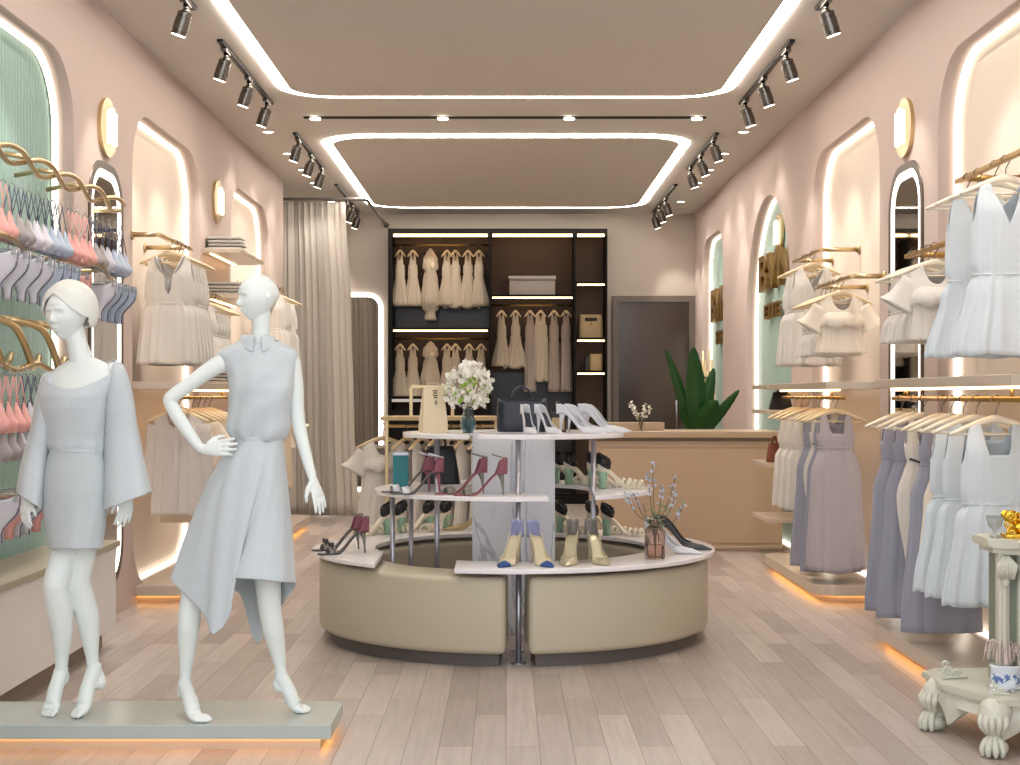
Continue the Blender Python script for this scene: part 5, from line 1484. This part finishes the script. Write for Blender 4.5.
limb(bm, base, [(260, 500, .0, .070), (264, 530, .0, .068), (267, 560, .0, .061), (268.5, 590, .0, .051), (269.5, 606, .005, .048), (273, 628, .02, .045), (277, 648, .04, .036), (280, 665, .05, .0245), (281.5, 676, .05, .0225)], 20)
foot(bm, mpt(base, 281.5, 677, .055), mpt(base, 278.5, 686, .06), mpt(base, 295, 706, .05), mpt(base, 307.5, 712.5, .045), .031)
obj('body', bm, 'mann', m2, True, BODYMODS)
tab = [(336, 243, 272, .1, 0), (344, 236, 282, .115, 0), (349, 222, 294, .13, 0), (356, 217, 298, .15, 0), (365, 222, 297, .165, .003), (374, 228, 294.5, .18, .01), (388, 229.5, 293, .2, .015), (404, 229.5, 291, .2, .012), (420, 227, 289.5, .2, .005), (430, 226, 289, .2, 0), (436, 230, 287, .185, 0), (441, 236, 282, .162, 0)]
def T2(th): return 340 + 4 * math.cos(th) * 0 + 3 * max(0, -math.sin(th))
obj('blouse', top_shell(base, tab, T2, 441, wr=.009, seed=5, rows=34), 'mblue', m2, True, CL)
# collar: two folded leaves and stand
bm = NB(); n = 40; rings = []
for j in range(5):
    t = j / 4; ring = []
    for i in range(n + 1):
        th = -PI / 2 + .22 + (2 * PI - .44) * i / n
        r = 1 + .5 * t ** 1.3; drop = -5 * math.sin(PI * min(1, t * 1.4)) + 8 * t + 9 * t * t * max(0, -math.sin(th)) ** 4
        px = 257.5 + 13.5 * r * math.cos(th) ; ring.append(mpt(base, px, 337 + drop, .052 * r * math.sin(th) - .004 * math.sin(PI * t)))
    rings.append(ring)
loft(bm, rings, closed=False); obj('collar', bm, 'mblue', m2, True, CL)
bm = NB()
for px in (256, 262): tube(bm, [mpt(base, px, 341, -.072), mpt(base, px + 2, 351, -.08)], [(.004, .002), (.002, .001)], 6)
bm.free()
# skirt with uneven, pointed hem
hemL = [(294.5, 583, -.02), (284, 583, -.14), (265, 580.5, -.18), (245, 579, -.17), (231, 578, -.15), (228.5, 580, -.125), (231, 600, -.15), (230, 616, -.16), (222, 628, -.155), (214.5, 636, -.14), (205, 620, -.115), (194, 603, -.08), (184, 594, -.05), (170.5, 579, .0),
        (180, 582, .06), (200, 588, .11), (225, 590, .13), (238, 592, .12), (246, 612, .11), (255, 645, .11), (262, 640, .11), (268, 622, .11), (275, 596, .10), (283, 607, .08), (290, 594, .04)]
hem = [mpt(base, *p) for p in hemL]
# resample with dense subdivision, match waist ellipse by angle
hs = []
for i in range(len(hem)):
    a, b = hem[i], hem[(i + 1) % len(hem)]
    for q in range(8): hs.append(a.lerp(b, q / 8))
for _ in range(2): hs = [(hs[i - 1] + hs[i] * 2 + hs[(i + 1) % len(hs)]) / 4 for i in range(len(hs))]
cxm = 238; n = len(hs); bm = NB(); rings = []
angs = []
for i, p in enumerate(hs):
    angs.append(-2 * PI * i / n)
wc = mpt(base, 258.5, 440, 0)
for j in range(29):
    v = j / 28; ring = []
    for i, p in enumerate(hs):
        th = angs[i]
        w = mpt(base, 258.5 + 22.8 * math.cos(th), 440, .084 * math.sin(th))
        hp = mpt(base, 257 + 30 * math.cos(th), 478, .15 * math.sin(th)) # hip control
        hp.x -= .10 * max(0, -math.cos(th))
        q = w * (1 - v) ** 2 + hp * 2 * v * (1 - v) + p * v * v
        fold = math.sin(th * 8 + 1.0) * .010 * v * (1 - .5 * v) + math.sin(th * 13) * .004 * v
        d = Vector((q.x - wc.x, q.y - wc.y, 0)); d = d.normalized() if d.length > 1e-4 else d
        ring.append(q + d * fold)
    rings.append(ring)
loft(bm, rings, cap=False)
obj('skirt', bm, 'mblue', m2, True, CL)
bm = NB(); px_tube(bm, base, [((235.5, 436.5), (282, 437), .17, 0), ((235, 442), (282.5, 442), .172, 0)], k=3); obj('waistband', bm, 'mblue', m2, True, CL)
# ================================================================ LINGERIE WALL (left, before the turquoise panel)
LX = -2.34
def wave_pts(y0, y1, z, per, ax_, az, ph=0, n=80):
    return [Vector((ax_ * math.sin(2 * PI * (y - y0) / per + ph), y - (y0 + y1) / 2, az * math.sin(2 * PI * (y - y0) / per + ph + .6))) for y in [y0 + (y1 - y0) * k / n for k in range(n + 1)]]
def brackets(root, ys, z=0, x1=-.2):
    for y in ys:
        bm = NB(); cyl(bm, (x1 + .01, y, z), (-.01, y, z), .011, n=10); obj('wall_arm', bm, 'gold', root, True)
        bm = NB(); cyl(bm, (x1 + .001, y, z), (x1 + .012, y, z), .03, n=18); obj('flange', bm, 'gold', root, True)
root = thing('braided_rail', 'twisted double gold rail, topmost on the left front wall', 'rail', (LX, 7.55, 2.56))
for ph in (0, PI):
    bm = NB(); tube(bm, wave_pts(6.3, 8.85, 0, .9, .018, .036, ph, 110), .0135, 10); obj('twisted_tube', bm, 'gold', root, True)
for y in (-.95, -.4, .12, .65):
    bm = NB(); tube(bm, [(-.26, y, .02), (-.12, y, .05), (-.02, y, .03)], .013, 10); obj('wall_arm', bm, 'gold', root, True)
bm = NB(); cyl(bm, (-.175, 1.27, -.02), (.0, 1.27, -.02), .012); obj('wall_arm', bm, 'gold', root, True)
root = thing('wavy_rail', 'single wavy gold rail under the upper bras on the left front wall', 'rail', (LX, 7.55, 2.135))
bm = NB(); tube(bm, wave_pts(6.3, 8.85, 0, 1.5, .05, .018), .015, 10); obj('wavy_tube', bm, 'gold', root, True)
brackets(root, (-.9, .1, .8), 0, -.29)
root = thing('scrolled_rail', 'large scrolled gold rail at waist height behind the turbaned mannequin', 'rail', (LX, 7.1, 1.63))
for k in range(4):
    y = -.75 + .42 * k
    bm = NB(); tube(bm, catmull([(-.25, y - .02, .16), (-.12, y, .165), (.0, y + .12, .12), (.02, y + .28, -.02), (-.01, y + .42, -.07), (-.03, y + .55, -.05), (-.04, y + .62, -.015)], 6), .018, 12); obj('scroll_tube', bm, 'gold', root, True)
bm = NB(); tube(bm, catmull([(.0, -.8, -.09), (.01, -.5, -.055), (0, -.2, -.09), (.01, .1, -.055), (0, .4, -.09), (.01, .7, -.055), (0, .95, -.08)], 6), .016, 12); obj('lower_tube', bm, 'gold', root, True)
def straight_rail(z, y0, y1, label):
    root = thing('lingerie_rail', label, 'rail', (LX, (y0 + y1) / 2, z))
    L = (y1 - y0) / 2; bm = NB(); cyl(bm, (0, -L, 0), (0, L, 0), .011); obj('rod', bm, 'gold', root, True)
    brackets(root, (-L + .1, L - .1), 0, -.29)
straight_rail(1.19, 6.4, 8.2, 'straight gold rail for the lower bras on the left front wall')
straight_rail(.95, 6.4, 8.2, 'straight gold rail for the lower briefs on the left front wall')
def mk_bra(m, trim='navy_fab'):
    """hangs from z=0; cups face +x (into the shop), band along y"""
    r = thing('bra', '', 'bra')
    for s in (-1, 1):
        bm = NB(); rings = []
        for j in range(9):
            t = j / 8; z = -.145 - .14 * t; w = interp([(0, .004), (.3, .02), (.7, .035), (.9, .03), (1, .014)], t); dpt = interp([(0, .004), (.35, .02), (.72, .046), (.92, .036), (1, .012)], t)
            rings.append([Vector((.012 + dpt * math.sin(a), s * (.05) + w * math.cos(a), z)) for a in [PI * k / 12 for k in range(13)]] + [Vector((.006, s * .05 - w, z)), Vector((.006, s * .05 + w, z))])
        loft(bm, rings); obj('cup', bm, m, r, True)
        bm = NB(); tube(bm, [(.0, s * .035, -.02), (.012, s * .045, -.1), (.02, s * .05, -.16)], [(.0028, .0012)] * 3, 6); obj('strap', bm, trim, r, True)
        bm = NB(); tube(bm, [(.0, s * .035, -.02), (-.025, s * .05, -.14), (-.03, s * .085, -.25)], [(.0028, .0012)] * 3, 6); obj('strap', bm, trim, r, True)
    bm = NB(); rings = []
    for k in range(25):
        a = 2 * PI * k / 24; p = Vector((-.005 + .03 * math.cos(a), .098 * math.sin(a), -.275))
        rings.append([p + Vector((0, 0, -.012)), p + Vector((.003 * math.cos(a), .003 * math.sin(a), -.012)), p + Vector((.003 * math.cos(a), .003 * math.sin(a), .012)), p + Vector((0, 0, .012))])
    loft(bm, rings); obj('band', bm, m, r, True)
    bm = NB(); tube(bm, [(0, 0, .0), (0, 0, .018), (.0, .012, .03)], .002, 6); tube(bm, [(0, -.045, -.02), (0, 0, 0), (0, .045, -.02)], .003, 8); obj('clear_hanger', bm, 'clear', r, True)
    return r
def mk_brief(m, trim='navy_fab'):
    """hangs from z=0, faces -y"""
    r = thing('briefs', '', 'briefs')
    def outline(t):   # t 0 waist .. 1 crotch: half width, depth
        return 0.1 - .015 * t if t < .28 else .096 - .078 * sm(.28, .82, t)
    for s, nm in ((-1, 'front_panel'), (1, 'back_panel')):
        bm = NB(); rings = []
        for j in range(13):
            t = j / 12; w = outline(t) * (1 if s < 0 else 1.06); z = -.04 - .2 * t
            rings.append([Vector((w * math.sin(a), s * (.006 + .03 * math.cos(a) * (1 - t * .7)), z + .018 * math.sin(a) ** 2 * (1 - t))) for a in [-PI / 2 + PI * k / 12 for k in range(13)]])
        loft(bm, rings, closed=False); obj(nm, bm, m, r, True, SOL)
    bm = NB(); n = 32
    tube(bm, [Vector((.101 * math.cos(2 * PI * k / n), .036 * math.sin(2 * PI * k / n), -.04 + .018 * math.cos(2 * PI * k / n) ** 2)) for k in range(n)], .003, 6, closed=True); obj('waist_trim', bm, trim, r, True)
    bm = NB()
    for s in (-1, 1): tube(bm, [Vector((s * (outline(t) + .001), -.012, -.04 - .2 * t + .016 * (1 - t))) for t in [.25 + .75 * k / 10 for k in range(11)]], .0026, 6)
    obj('leg_trim', bm, trim, r, True)
    bm = NB(); tube(bm, [(-.1, 0, -.02), (.1, 0, -.02)], .004, 6); tube(bm, [(0, 0, -.02), (0, 0, .012), (0, .012, .022)], .002, 6)
    for s in (-1, 1): bx(bm, s * .09 - .008, s * .09 + .008, -.04, .04, -.05, -.016, .002)
    obj('clear_hanger', bm, 'clear', r, True)
    return r
posn = lambda i: ['nearest', 'second nearest', 'third nearest', 'fourth nearest', 'fifth', 'sixth', 'seventh', 'eighth', 'ninth', 'tenth', 'eleventh', 'twelfth', 'thirteenth', 'fourteenth', 'fifteenth', 'sixteenth'][i]
cols = {'pink': ('pink_fab', 'pink_fab', 'coral'), 'lilac': ('lilac_fab', 'navy_fab', 'lilac'), 'grey': ('grey_fab', 'navy_fab', 'stone-grey'), 'blue': ('blue_fab', 'navy_fab', 'dusty-blue')}
def lrow(kind, seq, xs_, x, z, where, group, rz=0):
    for i, (c, px) in enumerate(zip(seq, xs_)):
        Y = F * x / (px - 506.0)
        mk = (lambda: mk_bra(cols[c][0], cols[c][1])) if kind == 'bra' else (lambda: mk_brief(cols[c][0], cols[c][1]))
        place('%s_%s' % (kind, c), mk, (x, Y, z), rz, '%s %s on a clear hanger, %s on the %s' % (cols[c][2], kind if kind == 'bra' else 'briefs', posn(i), where), group)
lrow('bra', ['pink', 'grey', 'grey', 'lilac', 'lilac', 'blue', 'blue', 'blue'], [3, 12, 21, 29, 38, 46, 53, 60], -2.32, 2.42, 'upper rail, nearer half', 'bras hanging from the twisted rail')
lrow('bra', ['pink', 'pink', 'pink', 'grey', 'grey', 'lilac', 'blue', 'blue', 'blue'], [70, 77, 85, 91, 97, 103, 109, 115, 121], -2.32, 2.42, 'upper rail, farther half', 'bras hanging from the twisted rail')
lrow('brief', ['lilac', 'lilac', 'lilac', 'lilac', 'blue', 'blue', 'blue'], [-4, 8, 22, 34, 44, 52, 60], -2.34, 2.11, 'wavy rail, nearer half', 'briefs under the wavy rail')
lrow('brief', ['pink', 'lilac', 'blue', 'blue', 'blue'], [72, 99, 105, 112, 119], -2.34, 2.09, 'wavy rail, farther half', 'briefs under the wavy rail')
lrow('bra', ['pink', 'pink', 'pink', 'grey', 'lilac', 'lilac', 'pink', 'blue'], [2, 10, 18, 25, 31, 38, 46, 54], -2.32, 1.53, 'scrolled rail', 'bras under the scrolled rail')
lrow('bra', ['grey', 'grey', 'lilac', 'lilac'], [4, 13, 22, 30], -2.32, 1.40, 'straight rail', 'second bras under the scrolled rail')
lrow('brief', ['lilac', 'pink', 'lilac', 'lilac', 'pink'], [-2, 9, 17, 26, 36], -2.34, .98, 'low straight rail', 'briefs on the low rail')

# ================================================================ CARVED CONSOLE, front right
KY = 5.98; ks = F / KY
base = Vector((X(1010, KY), KY, 0))
root = thing('carved_console', 'ivory-green carved console with claw feet, broad low base and narrow upright, right edge', 'console', base)
kx = lambda px, Y=KY: X(px, Y) - base.x
TZ = .225
# octagonal base top
def octo(x0, x1, y0, y1, c): return [(x0 + c, y0), (x1 - c, y0), (x1, y0 + c), (x1, y1 - c), (x1 - c, y1), (x0 + c, y1), (x0, y1 - c), (x0, y0 + c)]
def wavy(poly, n=7, amp=.012):
    out = []
    for i in range(len(poly)):
        a = Vector(poly[i]); b = Vector(poly[(i + 1) % len(poly)]); d = b - a; nn = Vector((d.y, -d.x)).normalized()
        for k in range(n): t = k / n; out.append(tuple(a + d * t - nn * amp * math.sin(PI * t)))
    return out
oc = [(-.15, -.3), (.28, -.3), (.34, -.1), (.34, .38), (-.2, .38), (-.28, .3), (-.28, .02)]
bm = NB(); prism(bm, wavy(oc), TZ - .028, TZ, .007); obj('base_top', bm, 'carved_plain', root, 'auto')
bm = NB(); prism(bm, wavy(inset(oc, .018)), TZ - .05, TZ - .028, .005); obj('base_moulding', bm, 'carved', root, 'auto')
# scalloped apron
ap = inset(oc, .03); bm = NB()
for i in range(len(ap)):
    a = Vector(ap[i]); b = Vector(ap[(i + 1) % len(ap)]); N = 16; d = b - a; nn = Vector((d.y, -d.x)).normalized()
    rows = []
    for k in range(N + 1):
        t = k / N; p = a + d * t; z = TZ - .05 - .065 - .028 * math.cos(2 * PI * t * (3 if d.length > .4 else 1)) - .03 * abs(2 * t - 1) ** 3; bul = .014 * math.sin(PI * t)
        rows.append([Vector((p.x - nn.x * .015, p.y - nn.y * .015, TZ - .05)), Vector((p.x + nn.x * bul * .3, p.y + nn.y * bul * .3, TZ - .05)), Vector((p.x + nn.x * (bul + .008), p.y + nn.y * (bul + .008), TZ - .085)), Vector((p.x, p.y, z)), Vector((p.x - nn.x * .015, p.y - nn.y * .015, z))])
    loft(bm, rows)
obj('scalloped_apron', bm, 'carved', root, 'auto')
def scroll(bm, c, r, turns=1.6, w=.012, ax_=(0, 1, 0), flip=1, start=0):
    u = Vector((ax_[1], -ax_[0], 0)).normalized(); n = 26; pts = []; rad = []
    for k in range(n + 1):
        t = k / n; a = start + flip * 2 * PI * turns * t; rr = r * (1 - .82 * t)
        pts.append(Vector(c) + u * (rr * math.cos(a)) + Vector((0, 0, rr * math.sin(a)))); rad.append(w * (1 - .5 * t))
    tube(bm, pts, rad, 8)
def knee(x, y, dx, dy):
    d = Vector((dx, dy, 0)).normalized(); b = Vector((x, y, 0)); s = Vector((-d.y, d.x, 0))
    bm = NB()
    pts = catmull([b + d * -.015 + Vector((0, 0, .17)), b + d * .015 + Vector((0, 0, .15)), b + d * .022 + Vector((0, 0, .115)), b + d * .0 + Vector((0, 0, .08)), b + d * .008 + Vector((0, 0, .05))], 4)
    tube(bm, pts, [.066, .065, .063, .061, .058, .054, .05, .046, .042, .038, .035, .032, .031, .031, .032, .034, .036], 16)
    for a_ in (-.9, -.45, 0, .45, .9):
        q = d * math.cos(a_) + s * math.sin(a_)
        tube(bm, catmull([b + q * .056 + Vector((0, 0, .168)), b + d * .012 + q * .062 + Vector((0, 0, .14)), b + d * .016 + q * .05 + Vector((0, 0, .11)), b + q * .034 + Vector((0, 0, .08))], 3), [.004, .008, .011, .013, .013, .012, .010, .008, .006, .004], 8)
    obj('carved_leg', bm, 'carved', root, True)
    lg = C.objects[-1]
    bm = NB(); ball_closed(bm, b + d * .02 + Vector((0, 0, .036)), .052, 18, 12, (1.05, 1.05, .7))
    for k in (-1, -.33, .33, 1):
        q = d * math.cos(k * .9) + s * math.sin(k * .9)
        tube(bm, catmull([b + d * .015 + q * .012 + Vector((0, 0, .078)), b + d * .03 + q * .036 + Vector((0, 0, .062)), b + d * .03 + q * .05 + Vector((0, 0, .03)), b + d * .03 + q * .044 + Vector((0, 0, .007))], 3), [.012, .012, .013, .014, .014, .0135, .013, .011, .010, .007], 8)
    obj('claw_foot', bm, 'carved', lg, True)
knee(-.15, -.262, -.5, -1); knee(-.245, .17, -1, -.35); knee(.3, -.25, .2, -1); knee(.26, .3, 0, 1)
# carved leaf ornaments on the base corners
def ornament(x, y, yaw, k=.7):
    bm = NB(); u = Vector((math.cos(yaw), math.sin(yaw), 0)); b = Vector((x, y, TZ))
    n_ = (-u.y, u.x, 0)
    scroll(bm, b + Vector((0, 0, .045)) - u * .025, .038, 1.5, .011, n_, 1, -1); scroll(bm, b + u * .045 + Vector((0, 0, .03)), .028, 1.5, .009, n_, -1, 3)
    scroll(bm, b - u * .035 + Vector((0, 0, .09)), .022, 1.3, .008, n_, 1, 0)
    tube(bm, catmull([b - u * .05 + Vector((0, 0, .008)), b + Vector((0, 0, .012)), b + u * .11 + Vector((0, 0, .010))], 4), .012, 8)
    for v in bm.verts: v.co = Vector((x, y, TZ)) + (v.co - Vector((x, y, TZ))) * k
    obj('leaf_ornament', bm, 'carved', root, True)
ornament(-.21, .12, .2); ornament(-.12, -.2, -.2, .45)
# upright: panel with pilasters
U0, U1, UY = kx(994), kx(994) + .42, -.06
bm = NB(); bx(bm, U0 + .03, U1, UY, UY + .22, TZ, .80, .004); obj('cabinet_panel', bm, 'carved_panel', root)
for x in (U0 + .012, U0 + .09):
    bm = NB(); bx(bm, x - .022, x + .022, UY - .03, UY + .02, TZ, .78, .006); cyl(bm, (x, UY - .034, TZ + .03), (x, UY - .034, .72), .010, n=10)
    obj('pilaster', bm, 'carved_plain', root, 'auto')
bm = NB()
for z in (.40, .47, .54, .61): scroll(bm, (U0 + .17, UY - .005, z), .035, 1.2, .008, (0, 1, 0), 1, 0)
for z in (.4, .54): scroll(bm, (U0 + .27, UY - .005, z + .03), .04, 1.2, .008, (0, 1, 0), -1, 0)
obj('carved_relief', bm, 'carved_plain', root, True)
# corner bracket carving under the top
bm = NB()
for dx, r in ((0, .045), (.085, .038)):
    for q in range(7):
        a = -.9 + q * .3; o = Vector((U0 + .01 + dx, UY - .055, .735))
        tube(bm, [o + Vector((r * .25 * math.sin(a), 0, .03)), o + Vector((r * math.sin(a), -.018, -.005)), o + Vector((r * .8 * math.sin(a), -.008, -.06))], [.007, .010, .004], 8)
    ball_closed(bm, (U0 + .01 + dx, UY - .05, .665), .016, 12, 8, (1, 1, 1.5))
obj('shell_carving', bm, 'carved', root, True)
# top
tp = octo(U0 - .055, U1 + .05, UY - .12, UY + .26, .09)
bm = NB(); prism(bm, wavy(tp, 7, .01), .80, .835, .01); obj('table_top', bm, 'carved_plain', root, 'auto')
bm = NB(); prism(bm, wavy(inset(tp, .025), 7, .008), .775, .80, .006); obj('top_moulding', bm, 'carved', root, 'auto')
tz = .835
def W3(px, dy, z): return (base.x + kx(px) , base.y + dy, z)
# gold ornament on the console
g = thing('gold_ornament', 'shiny gold openwork ornament standing on the carved console', 'ornament', (base.x + kx(1013, KY) + .0, KY - .04, tz))
rnd = random.Random(5)
bm = NB(); bx(bm, -.055, .075, -.04, .04, 0, .018, .005); ball_closed(bm, (.03, 0, .045), .04, 16, 10, (1.3, .8, .8)); ball_closed(bm, (-.02, .0, .085), .028, 14, 10, (1.2, .8, 1))
tube(bm, catmull([(-.02, 0, .08), (-.035, 0, .105), (-.055, 0, .1), (-.045, 0, .08)], 4), .009, 8); obj('figure_mass', bm, 'gold_bright', g, True)
bm = NB()
for k in range(14):
    a = rnd.uniform(0, 6.28); c = (.015 + .06 * math.cos(a), -.03 + .01 * math.sin(a), .05 + .045 * math.sin(a)); scroll(bm, c, rnd.uniform(.014, .024), 1.3, .006, (rnd.uniform(-.4, .4), 1, 0), rnd.choice((-1, 1)), rnd.uniform(0, 6))
obj('scrollwork', bm, 'gold_bright', g, True)
g = thing('glass_dish', 'small clear scalloped glass at the left end of the console top', 'glass', (base.x + kx(993), KY - .02, tz))
bm = NB(); n = 36; rings = []
for r, z in ((.018, .002), (.02, .006), (.008, .014), (.008, .03), (.026, .045), (.034, .075), (.036, .088), (.033, .088), (.03, .075), (.022, .05), (.002, .042)):
    rings.append([Vector((r * (1 + .07 * math.sin(k * PI / 3) * (z > .04)) * math.cos(2 * PI * k / n), r * (1 + .07 * math.sin(k * PI / 3) * (z > .04)) * math.sin(2 * PI * k / n), z)) for k in range(n)])
loft(bm, rings); obj('glass_body', bm, 'clear', g, True)
# pot with drooping grass
g = thing('planter', 'white and blue ceramic pot on its saucer on the console base', 'plant pot', (base.x + kx(1000), KY - .07, TZ))
bm = NB(); n = 40
def oval(r, z, k=1.0): return [Vector((r * 1.0 * math.cos(2 * PI * q / n), r * .8 * math.sin(2 * PI * q / n), z)) for q in range(n)]
loft(bm, [oval(.056, .012), oval(.06, .018), oval(.061, .085), oval(.065, .09), oval(.065, .098), oval(.058, .098), oval(.055, .03), oval(.01, .028)]); obj('pot_body', bm, 'ceramic', g, True)
bm = NB(); loft(bm, [oval(.05, .001), oval(.066, .003), oval(.07, .012), oval(.06, .0125), oval(.02, .011)]); obj('saucer', bm, 'ceramic', g, True)
mz, nt, bb = nodes_of('blue_landscape_glaze')
tc = nt.nodes.new('ShaderNodeTexCoord'); nz = nt.nodes.new('ShaderNodeTexNoise'); nz.inputs['Scale'].default_value = 55; nz.inputs['Detail'].default_value = 6
cr = nt.nodes.new('ShaderNodeValToRGB'); cr.color_ramp.elements[0].position = .44; cr.color_ramp.elements[0].color = srgb((92, 118, 168)); cr.color_ramp.elements[1].position = .56; cr.color_ramp.elements[1].color = srgb((222, 230, 240))
nt.links.new(tc.outputs['Object'], nz.inputs['Vector']); nt.links.new(nz.outputs['Fac'], cr.inputs[0]); nt.links.new(cr.outputs[0], bb.inputs['Base Color']); bb.inputs['Roughness'].default_value = .2
M['glaze'] = mz
bm = NB(); loft(bm, [oval(.0603, .024), oval(.0618, .026), oval(.0622, .062), oval(.061, .064)], cap=False); obj('blue_scenery_band', bm, 'glaze', g, True)
bm = NB(); loft(bm, [oval(.054, .08), oval(.01, .083)]); obj('soil', bm, 'pot_soil', g, True)
g2 = thing('ornamental_grass', 'tuft of drooping dried pinkish grass growing in the blue and white pot', 'plant', (base.x + kx(1000), KY - .07, TZ + .08))
rnd = random.Random(11)
bm = NB()
for k in range(90):
    a = rnd.uniform(0, 2 * PI); R1 = rnd.uniform(.02, .085); hh = rnd.uniform(.07, .12)
    p = [Vector((math.cos(a) * .02, math.sin(a) * .016, 0)), Vector((math.cos(a) * R1 * .5, math.sin(a) * R1 * .4, hh * .8)), Vector((math.cos(a) * R1, math.sin(a) * R1 * .8, hh)), Vector((math.cos(a) * (R1 + .015), math.sin(a) * (R1 + .01), hh * .35))]
    tube(bm, catmull(p, 4), [(.0022, .0008)] * 13, 5)
t = obj('grass_blades', bm, 'grass', g2, True); t['kind'] = 'stuff'
# little white shoe
g = thing('ceramic_slipper', 'little white ceramic slipper beside the blue and white pot', 'ornament', (base.x + kx(986) , KY - .16, TZ), PI)
bm = NB(); rows = []
for i in range(21):
    t = i / 20; w = interp([(0, .014), (.3, .016), (.7, .022), (1, .006)], t); hgt = interp([(0, .03), (.3, .026), (.6, .024), (.9, .012), (1, .006)], t); z0 = .02 * (1 - sm(.1, .55, t)); c = sm(.5, .62, t)
    rows.append([Vector((t * .1 - .06, math.copysign(w * min(1, abs(q) / 3) * (1 - c * max(0, (abs(q) - 3) / 5) ** 1.5), q) if q else 0, z0 + hgt * max(0, (abs(q) - 3) / 5) ** .7)) for q in range(-8, 9)])
loft(bm, rows, closed=False); obj('slipper_body', bm, 'ceramic', g, True, SS)
bm = NB(); tube(bm, [(-.05, 0, .02), (-.052, 0, 0)], [.009, .007], 10); obj('heel', bm, 'ceramic', g, True)
